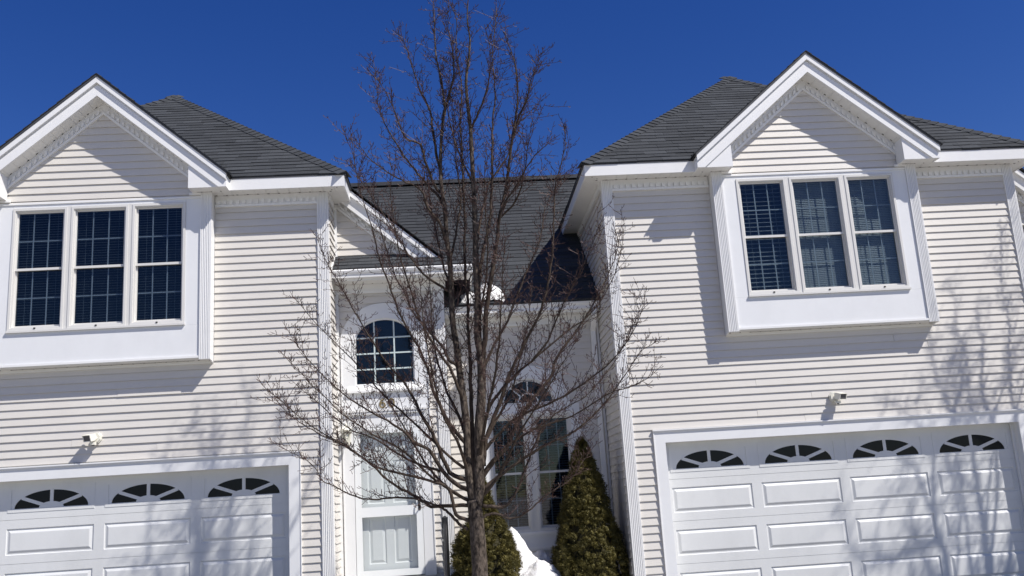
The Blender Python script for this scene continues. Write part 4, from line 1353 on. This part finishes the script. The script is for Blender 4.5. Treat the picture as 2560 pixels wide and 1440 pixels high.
def ring_digit(T, cx, cz, y, six):
    """A numeral 0 or 6 in flat metal."""
    mb = MB()
    if not six:
        O = ellipse(cx, cz, 0.046, 0.066, 0, 2 * math.pi, 28)
        I = ellipse(cx, cz, 0.026, 0.046, 0, 2 * math.pi, 28)
        for i in range(28):
            mb.xz([I[i], O[i], O[i + 1], I[i + 1]], y - 0.012, y)
    else:
        zc = cz - 0.022
        O = ellipse(cx, zc, 0.046, 0.044, 0, 2 * math.pi, 28)
        I = ellipse(cx, zc, 0.024, 0.022, 0, 2 * math.pi, 28)
        for i in range(28):
            mb.xz([I[i], O[i], O[i + 1], I[i + 1]], y - 0.012, y)
        O = ellipse(cx + 0.012, zc, 0.0575, 0.088, math.radians(75), math.radians(176), 14)
        I = ellipse(cx + 0.014, zc, 0.038, 0.068, math.radians(75), math.radians(176), 14)
        for i in range(14):
            mb.xz([I[i], O[i], O[i + 1], I[i + 1]], y - 0.0115, y - 0.0005)
    mb.build('digit', 'brass', T)


# ------------------------------------------------------------------ trees
def smooth_path(pts, sub, rng, jit):
    P_ = [Vector(p) for p in pts]
    out = []
    n = len(P_)
    for i in range(n - 1):
        p0, p1, p2, p3 = P_[max(i - 1, 0)], P_[i], P_[i + 1], P_[min(i + 2, n - 1)]
        for k in range(sub):
            t = k / sub
            q = 0.5 * ((2 * p1) + (p2 - p0) * t + (2 * p0 - 5 * p1 + 4 * p2 - p3) * t * t + (3 * p1 - p0 - 3 * p2 + p3) * t ** 3)
            if i + k > 0:
                q = q + Vector((rng.uniform(-1, 1), rng.uniform(-1, 1), rng.uniform(-1, 1))) * jit
            out.append(q)
    out.append(P_[-1])
    return out


def shoot(mb, rng, p, d, length, r0, depth):
    """A crooked twig with spurs and buds."""
    n = max(3, int(length / 0.055))
    pts, rad = [p], [r0]
    d = d.normalized()
    q = p.copy()
    st = length / n
    for i in range(n):
        d = (d + Vector((rng.uniform(-1, 1), rng.uniform(-1, 1), rng.uniform(-0.7, 1.0))) * 0.16 + Vector((0, 0, 0.05))).normalized()
        q = q + d * st
        pts.append(q.copy())
        rad.append(r0 + (0.0024 - r0) * (i + 1) / n)
    mb.tube(pts, rad, 3 if r0 < 0.005 else 4, cap=False)
    a = Vector((rng.uniform(-1, 1), rng.uniform(-1, 1), 0.3)).normalized()
    for i in range(1, len(pts)):
        for _ in range(1 if rng.random() < 0.75 else 2):
            a = Matrix.Rotation(rng.uniform(1.7, 3.4), 3, d) @ a
            side = (a - d * a.dot(d)).normalized()
            dd = (side * 0.9 + d * rng.uniform(0.2, 0.7)).normalized()
            L = rng.uniform(0.018, 0.062)
            b = pts[i] - (pts[i] - pts[i - 1]) * rng.random()
            if depth > 0 and rng.random() < 0.24:
                shoot(mb, rng, b, dd, rng.uniform(0.10, 0.30), 0.0032, depth - 1)
            else:
                m = b + dd * L * 0.6
                e = m + (dd * 0.6 + Vector((0, 0, 0.5)) + d * 0.3).normalized() * L * 0.5
                mb.tube([b, m, e, e + (e - m).normalized() * 0.010], [0.0028, 0.0026, 0.0042, 0.0008], 3, cap=False)
    e = pts[-1]
    mb.tube([e, e + d * 0.008, e + d * 0.02], [0.0018, 0.0036, 0.0005], 3, cap=False)


def bare_tree(limbs, label, rng):
    base = limbs[0][2][0]
    T = thing('bare_tree', (base[0], base[1], 0.0), label, 'tree', 'bare street trees')
    trunk = MB()
    ax = Vector((base[0], base[1], 3.0))
    for n_, (r0, r1, pts) in enumerate(limbs):
        lead = n_ < 3
        path = smooth_path(pts, 4, rng, 0.0 if lead else 0.006)
        m = len(path)
        rad = [r1 + (r0 - r1) * (1 - i / (m - 1)) ** (1.35 if n_ > 2 else 1.1) for i in range(m)]
        if n_ == 0:
            rad[0] *= 1.5
            rad[1] *= 1.25
        if lead:
            trunk.tube(path, rad, 12)
            part = None
        else:
            part = MB().tube(path, rad, 7).build('branch', 'limb', T, smooth=True)
        tw = MB()
        total = sum((path[i + 1] - path[i]).length for i in range(m - 1))
        if n_ == 0:
            continue
        run = 0.0
        nxt = total * (0.16 if not lead else 0.20)
        for i in range(m - 1):
            seg = path[i + 1] - path[i]
            L = seg.length
            while run + L > nxt:
                t = (nxt - run) / max(L, 1e-6)
                p = path[i] + seg * t
                d = seg.normalized()
                f = nxt / total
                out = Vector((p.x - ax.x, p.y - ax.y, 0))
                out = out.normalized() if out.length > 0.15 else Vector((rng.uniform(-1, 1), rng.uniform(-1, 1), 0))
                rv = Vector((rng.uniform(-1, 1), rng.uniform(-1, 1), rng.uniform(-0.3, 0.6)))
                side = rv - d * rv.dot(d)
                dd = d * 0.75 + side.normalized() * 0.62 + out * 0.10 + Vector((0, 0, 0.38))
                long_ = rng.random()
                LL = (0.10 + 0.42 * long_ ** 1.6) * (1.15 - 0.55 * f)
                rr = max(0.0034, min(0.0075, rad[i] * 0.42))
                shoot(tw, rng, p, dd, LL, rr, 1)
                nxt += rng.uniform(0.040, 0.100)
            run += L
        shoot(tw, rng, path[-1], path[-1] - path[-2], 0.12, max(0.003, r1), 0)
        if tw.v:
            if part is None:
                tw.build('twigs', 'twig', T, kind='stuff')
            else:
                tw.build('twigs', 'twig', part, kind='stuff')
    # flaky bark: push the trunk's rings in and out
    vs = []
    for v in trunk.v:
        c = Vector(v)
        k = noise.noise(Vector((c.x * 16, c.y * 16, c.z * 5))) * 0.008 + noise.noise(Vector((c.x * 45, c.y * 45, c.z * 16))) * 0.004
        h = Vector((c.x - base[0], c.y - base[1], 0))
        vs.append(tuple(c + (h.normalized() * k if h.length > 1e-4 and c.z < 2.0 else Vector((0, 0, 0)))))
    trunk.v = vs
    trunk.build('trunk', 'bark', T, smooth=True)
    return T


def icosphere():
    t = (1 + 5 ** 0.5) / 2
    v = [Vector(p).normalized() for p in ((-1, t, 0), (1, t, 0), (-1, -t, 0), (1, -t, 0), (0, -1, t), (0, 1, t), (0, -1, -t), (0, 1, -t), (t, 0, -1), (t, 0, 1), (-t, 0, -1), (-t, 0, 1))]
    f = [(0, 11, 5), (0, 5, 1), (0, 1, 7), (0, 7, 10), (0, 10, 11), (1, 5, 9), (5, 11, 4), (11, 10, 2), (10, 7, 6), (7, 1, 8), (3, 9, 4), (3, 4, 2), (3, 2, 6), (3, 6, 8), (3, 8, 9), (4, 9, 5), (2, 4, 11), (6, 2, 10), (8, 6, 7), (9, 8, 1)]
    for _ in range(2):
        cache, nf = {}, []

        def mid(a, b):
            k = (min(a, b), max(a, b))
            if k not in cache:
                v.append((v[a] + v[b]).normalized())
                cache[k] = len(v) - 1
            return cache[k]
        for a, b, c in f:
            p, q, s = mid(a, b), mid(b, c), mid(c, a)
            nf += [(a, p, s), (b, q, p), (c, s, q), (p, q, s)]
        f = nf
    return [tuple(p) for p in v], f


ICO = icosphere()


def dwarf_spruce(x, y, h, rb, seed, label, bulge):
    rng = random.Random(seed)
    T = thing('dwarf_spruce', (x, y, 0.0), label, 'shrub', 'clipped evergreens by the window')
    MB().tube([(x, y, -0.05), (x, y, h * 0.6), (x, y, h * 0.9)], [0.05, 0.03, 0.01], 8).build('trunk', 'limb', T)

    def radius(t):
        for (t0, r0), (t1, r1) in zip(bulge, bulge[1:]):
            if t0 <= t <= t1:
                return rb * (r0 + (r1 - r0) * (t - t0) / (t1 - t0))
        return 0.0
    # closed dark core, added to block the view through the shrub
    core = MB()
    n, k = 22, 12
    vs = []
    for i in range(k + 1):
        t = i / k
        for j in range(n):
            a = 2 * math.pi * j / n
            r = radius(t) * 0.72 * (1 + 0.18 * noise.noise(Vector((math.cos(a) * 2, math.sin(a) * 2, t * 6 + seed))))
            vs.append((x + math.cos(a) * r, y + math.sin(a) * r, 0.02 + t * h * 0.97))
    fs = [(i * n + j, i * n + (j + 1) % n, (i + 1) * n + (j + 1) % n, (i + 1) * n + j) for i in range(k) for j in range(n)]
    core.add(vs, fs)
    core.build('inner_core', 'spruce_core', T, smooth=True)
    # lumps of foliage over the cone, each lump covered with needle sprigs
    mb = MB()
    lumps = []
    for _ in range(int(620 * h)):
        t = rng.random() ** 1.25
        a = rng.uniform(0, 2 * math.pi)
        r = radius(t)
        s = rng.uniform(0.04, 0.085) * (0.6 + 0.4 * min(1, r / 0.35))
        lob = 1 + 0.30 * noise.noise(Vector((math.cos(a) * 2.2, math.sin(a) * 2.2, t * h * 3.6 + seed)))
        rr = max(0.0, (r - s * rng.uniform(0.3, 0.9)) * min(1.08, lob))
        lumps.append((Vector((x + math.cos(a) * rr, y + math.sin(a) * rr, 0.03 + t * h)), s, Vector((math.cos(a), math.sin(a), 0.55)).normalized()))
    lumps.append((Vector((x, y, h * 0.985)), 0.05, Vector((0, 0, 1))))
    ico_v, ico_f = ICO
    for c, s, up in lumps:
        m = int(30 + 6200 * s * s)
        sq = Vector((rng.uniform(0.4, 0.6), rng.uniform(0.4, 0.6), rng.uniform(0.4, 0.6))) * s
        mb.add([tuple(c + Vector((v[0] * sq.x, v[1] * sq.y, v[2] * sq.z)) * (1 + 0.35 * noise.noise((c + Vector(v) * s) * 38.0))) for v in ico_v], ico_f)
        for _ in range(m):
            d = Vector((rng.gauss(0, 1), rng.gauss(0, 1), rng.gauss(0, 1))).normalized()
            if d.dot(up) < -0.25:
                continue
            p = c + d * s * rng.uniform(0.30, 1.0)
            g = (d * 0.8 + up * 0.5 + Vector((rng.uniform(-1, 1), rng.uniform(-1, 1), rng.uniform(-1, 1))) * 0.35).normalized()
            L = rng.uniform(0.024, 0.052)
            o1 = g.orthogonal().normalized()
            o1 = Matrix.Rotation(rng.uniform(0, 6.28), 3, g) @ o1
            o2 = g.cross(o1)
            w = L * 0.34
            e = p + g * L
            # a sprig: three splayed needle blades
            mb.add([tuple(p - o1 * 0.003), tuple(p + o1 * 0.003), tuple(e), tuple(p + g * L * 0.55 + o1 * w), tuple(p + g * L * 0.55 - o1 * w * 0.8 + o2 * w * 0.5), tuple(p + g * L * 0.6 + o2 * w)],
                   [(0, 1, 2), (0, 1, 3), (0, 1, 4), (0, 5, 1)])
    mb.build('foliage', 'spruce', T, kind='stuff')
    return T


# ------------------------------------------------------------------ ground
MB().add([(-400, -400, 0.0), (400, -400, 0.0), (400, 400, 0.0), (-400, 400, 0.0)], [(0, 1, 2, 3)]).build('ground', 'lawn', kind='structure')
MB().add([(-400, -9.0, 0.004), (400, -9.0, 0.004), (400, -1.0, 0.004), (-400, -1.0, 0.004)], [(0, 1, 2, 3)]).build('road', 'asphalt', kind='structure')
for cx_ in (-4.715, 5.235):
    MB().add([(cx_ - 2.7, -1.0, 0.008), (cx_ + 2.7, -1.0, 0.008), (cx_ + 2.7, 12.76, 0.008), (cx_ - 2.7, 12.76, 0.008)], [(0, 1, 2, 3)]).build('driveway', 'asphalt', kind='structure')
po = MB().box(-1.66, -0.13, 12.15, 13.19, -0.05, 0.555).box(-1.66, -0.13, 11.83, 12.149, -0.05, 0.37).box(-1.66, -0.13, 11.51, 11.829, -0.05, 0.185)
po.build('porch_steps', 'concrete', kind='structure')

# ------------------------------------------------------------------ the two town houses
rngA, rngB = random.Random(11), random.Random(23)
TA = thing('town_house', (-4.715, 12.6, 0.0), 'white clapboard town house with the house number 60 entrance and blinds in its bay', 'town house', 'attached town houses')
TB = thing('town_house', (5.235, 12.6, 0.0), 'white clapboard town house whose four-panel-wide garage door carries the broad tree shadow', 'town house', 'attached town houses')
sA, sB = Siding(rngA), Siding(rngB)
MINI = (0.036, 0.024, 6, 0.11, 0.05)
MINI_SHUT = (0.026, 0.028, 62, 0.11, 0.05)
WIDE = (0.062, 0.058, 28, 0.12, 0.05)
garage_wing(TA, -4.715, sA, rngA, 4.300, 5.862, True, (MINI, MINI, MINI))
entry(TA, 0.0, sA, rngA, 1.3909 - 3 * PITCH)
window_wing(TA, 0.0, sA, rngA, 1.7081)
# flanks: right side of the left house, left side of the right house
EX = -1.675
fl = MB().box(EX - 0.02, EX - 0.001, 12.69, 13.199, 0.0, SOF).build('side_wall', 'siding', TA)
sA.lay(fl, side_pos(EX - 0.001), 12.686, 13.155, 0.40, 4.60, 4.300, flip=True)
sA.lay(fl, side_pos(EX - 0.001), 12.686, 13.155, 4.98, SOF - 0.10, 4.300, flip=True)
box('side_frieze', 'trim', TA, EX - 0.001, EX + 0.018, 12.686, 13.155, SOF - 0.10, SOF - 0.001)
garage_wing(TB, 5.235, sB, rngB, 4.288, 5.862, False, (WIDE, MINI_SHUT, MINI_SHUT))
WX = 2.195
fl = MB().box(WX + 0.001, WX + 0.02, 12.69, 17.0, 0.0, SOF).build('side_wall', 'siding', TB)
sB.lay(fl, side_neg(WX + 0.001), 12.686, 13.835, 0.45, 4.22, 4.288)
sB.lay(fl, side_neg(WX + 0.001), 12.686, 15.6, 4.40, SOF - 0.10, 4.288)
box('side_frieze', 'trim', TB, WX - 0.018, WX + 0.001, 12.686, 15.6, SOF - 0.10, SOF - 0.001)
entry(TB, 9.95, sB, rngB, 1.3909 - 3 * PITCH)
sA.finish()
sB.finish()

# ------------------------------------------------------------------ fittings
motion_light(-4.712, FY - 0.012, 2.640, -1, 'cream security light over the left garage, its lamp turned left', 'security lights over the garage doors')
motion_light(5.150, FY - 0.012, 2.630, 1, 'cream security light over the right garage, its lamp turned right', 'security lights over the garage doors')
porch_lantern(-1.545, 13.168, 2.53, 'white six-sided lantern with clear glass beside the entrance door')
NT = thing('house_number', (-0.985, 13.168, 2.94), 'brass house number 60 on the white panel above the entrance door', 'house number')
ring_digit(NT, -1.048, 2.942, 13.169, True)
ring_digit(NT, -0.922, 2.945, 13.169, False)

RL = thing('stair_railing', (-0.24, 12.75, 0.555), 'black metal stair railing with a square post beside the entrance door', 'railing')
pm_ = MB().box(-0.282, -0.202, 12.71, 12.79, 0.555, 1.345)
pst = pm_.build('post', 'black', RL)
MB().add([(-0.286, 12.706, 1.3452), (-0.198, 12.706, 1.3452), (-0.198, 12.794, 1.3452), (-0.286, 12.794, 1.3452), (-0.242, 12.75, 1.372)],
         [(3, 2, 1, 0), (0, 1, 4), (1, 2, 4), (2, 3, 4), (3, 0, 4)]).build('post_cap', 'black', pst)
MB().tube([(-0.242, 12.72, 1.28), (-0.236, 11.55, 0.56)], [0.024, 0.024], 6).build('handrail', 'black', RL)
MB().tube([(-0.242, 12.72, 0.98), (-0.236, 11.55, 0.26)], [0.016, 0.016], 6).build('lower_rail', 'black', RL)
for yy, zz in ((12.705, 1.20), (12.705, 1.06)):
    MB().box(-0.288, -0.268, yy - 0.02, yy + 0.004, zz - 0.012, zz + 0.012).build('bracket', 'metal', RL)
MB().tube([(-0.236, 11.55, -0.02), (-0.236, 11.55, 0.62)], [0.022, 0.022], 6).build('post', 'black', RL)

# ------------------------------------------------------------------ snow
def snow_heap(name, x0, x1, y0, y1, height, label, cat, nx, ny, seed, base=None):
    vs, fs = [], []
    for j in range(ny + 1):
        for i in range(nx + 1):
            x, y = x0 + (x1 - x0) * i / nx, y0 + (y1 - y0) * j / ny
            z = height(x, y)
            k = min(1.0, max(0.0, z - (base(x, y) if base else 0.0)) / 0.12)
            z += k * (0.060 * noise.noise(Vector((x * 5, y * 5, seed))) + 0.038 * noise.noise(Vector((x * 13, y * 13, seed))) + 0.020 * noise.noise(Vector((x * 34, y * 34, seed))))
            vs.append((x, y, z))
    for j in range(ny):
        for i in range(nx):
            a = j * (nx + 1) + i
            fs.append((a, a + 1, a + nx + 2, a + nx + 1))
    o = MB().add(vs, fs).build(name, 'snow', smooth=True)
    o['label'] = label
    o['category'] = cat
    return o


def drift(x, y):
    a = (1.20 - 1.35 * abs(x - 0.66)) * math.exp(-((y - 13.20) / 0.38) ** 2)
    b = 0.82 * math.exp(-((x - 1.05) / 0.55) ** 2 - ((y - 13.65) / 0.40) ** 2)
    c = 0.74 * math.exp(-((x - 0.98) / 0.50) ** 2 - ((y - 12.95) / 0.50) ** 2)
    return max(a, b, c) - 0.03


snow_heap('snow_pile', -0.10, 2.17, 12.2, 13.83, drift, 'heap of old snow between the two evergreens under the window', 'snow pile', 90, 66, 3.1)


def roof_patch(x, y):
    zr = 4.352 + 0.83 * (y - 13.47)
    d = 0.15 * math.exp(-((x - 0.58) / 0.17) ** 4 - ((y - 13.62) / 0.17) ** 4) + 0.12 * math.exp(-((x - 0.32) / 0.20) ** 4 - ((y - 13.60) / 0.12) ** 4)
    return zr + d - 0.03


snow_heap('roof_snow', -0.10, 1.10, 13.475, 14.05, roof_patch, 'last patch of snow lying on the roof edge behind the tree', 'snow patch', 48, 30, 8.2, base=lambda x, y: 4.352 + 0.83 * (y - 13.47) - 0.03)

# ------------------------------------------------------------------ plants
BUL_R = [(0.0, 0.85), (0.10, 1.0), (0.28, 0.98), (0.40, 0.86), (0.52, 0.72), (0.58, 0.62), (0.64, 0.64), (0.78, 0.42), (0.90, 0.26), (0.97, 0.14), (1.0, 0.05)]
BUL_L = [(0.0, 0.8), (0.15, 1.0), (0.45, 1.0), (0.60, 0.82), (0.72, 0.45), (0.86, 0.26), (1.0, 0.05)]
dwarf_spruce(1.69, 13.05, 2.24, 0.50, 5, 'tall olive green dwarf spruce beside the right side wall', BUL_R)
dwarf_spruce(0.27, 12.62, 1.80, 0.42, 9, 'shorter dwarf spruce standing behind the tree trunk', BUL_L)

rngT = random.Random(41)
tree = bare_tree(LIMBS, 'bare leafless tree with steep branches standing before the entrance', rngT)


def copy_tree(o, parent, loc=None, rz=0.0):
    c = o.copy()
    C.objects.link(c)
    if parent is not None:
        c.parent = parent
        c.matrix_parent_inverse = o.matrix_parent_inverse.copy()
    if loc:
        c.location = loc
        c.rotation_euler = (0, 0, rz)
    for ch in o.children:
        copy_tree(ch, c)
    return c


t2 = copy_tree(tree, None, (9.5, 10.8, 0.0), 1.047)
t2['label'] = 'bare leafless tree that throws its shadow on the right garage door'
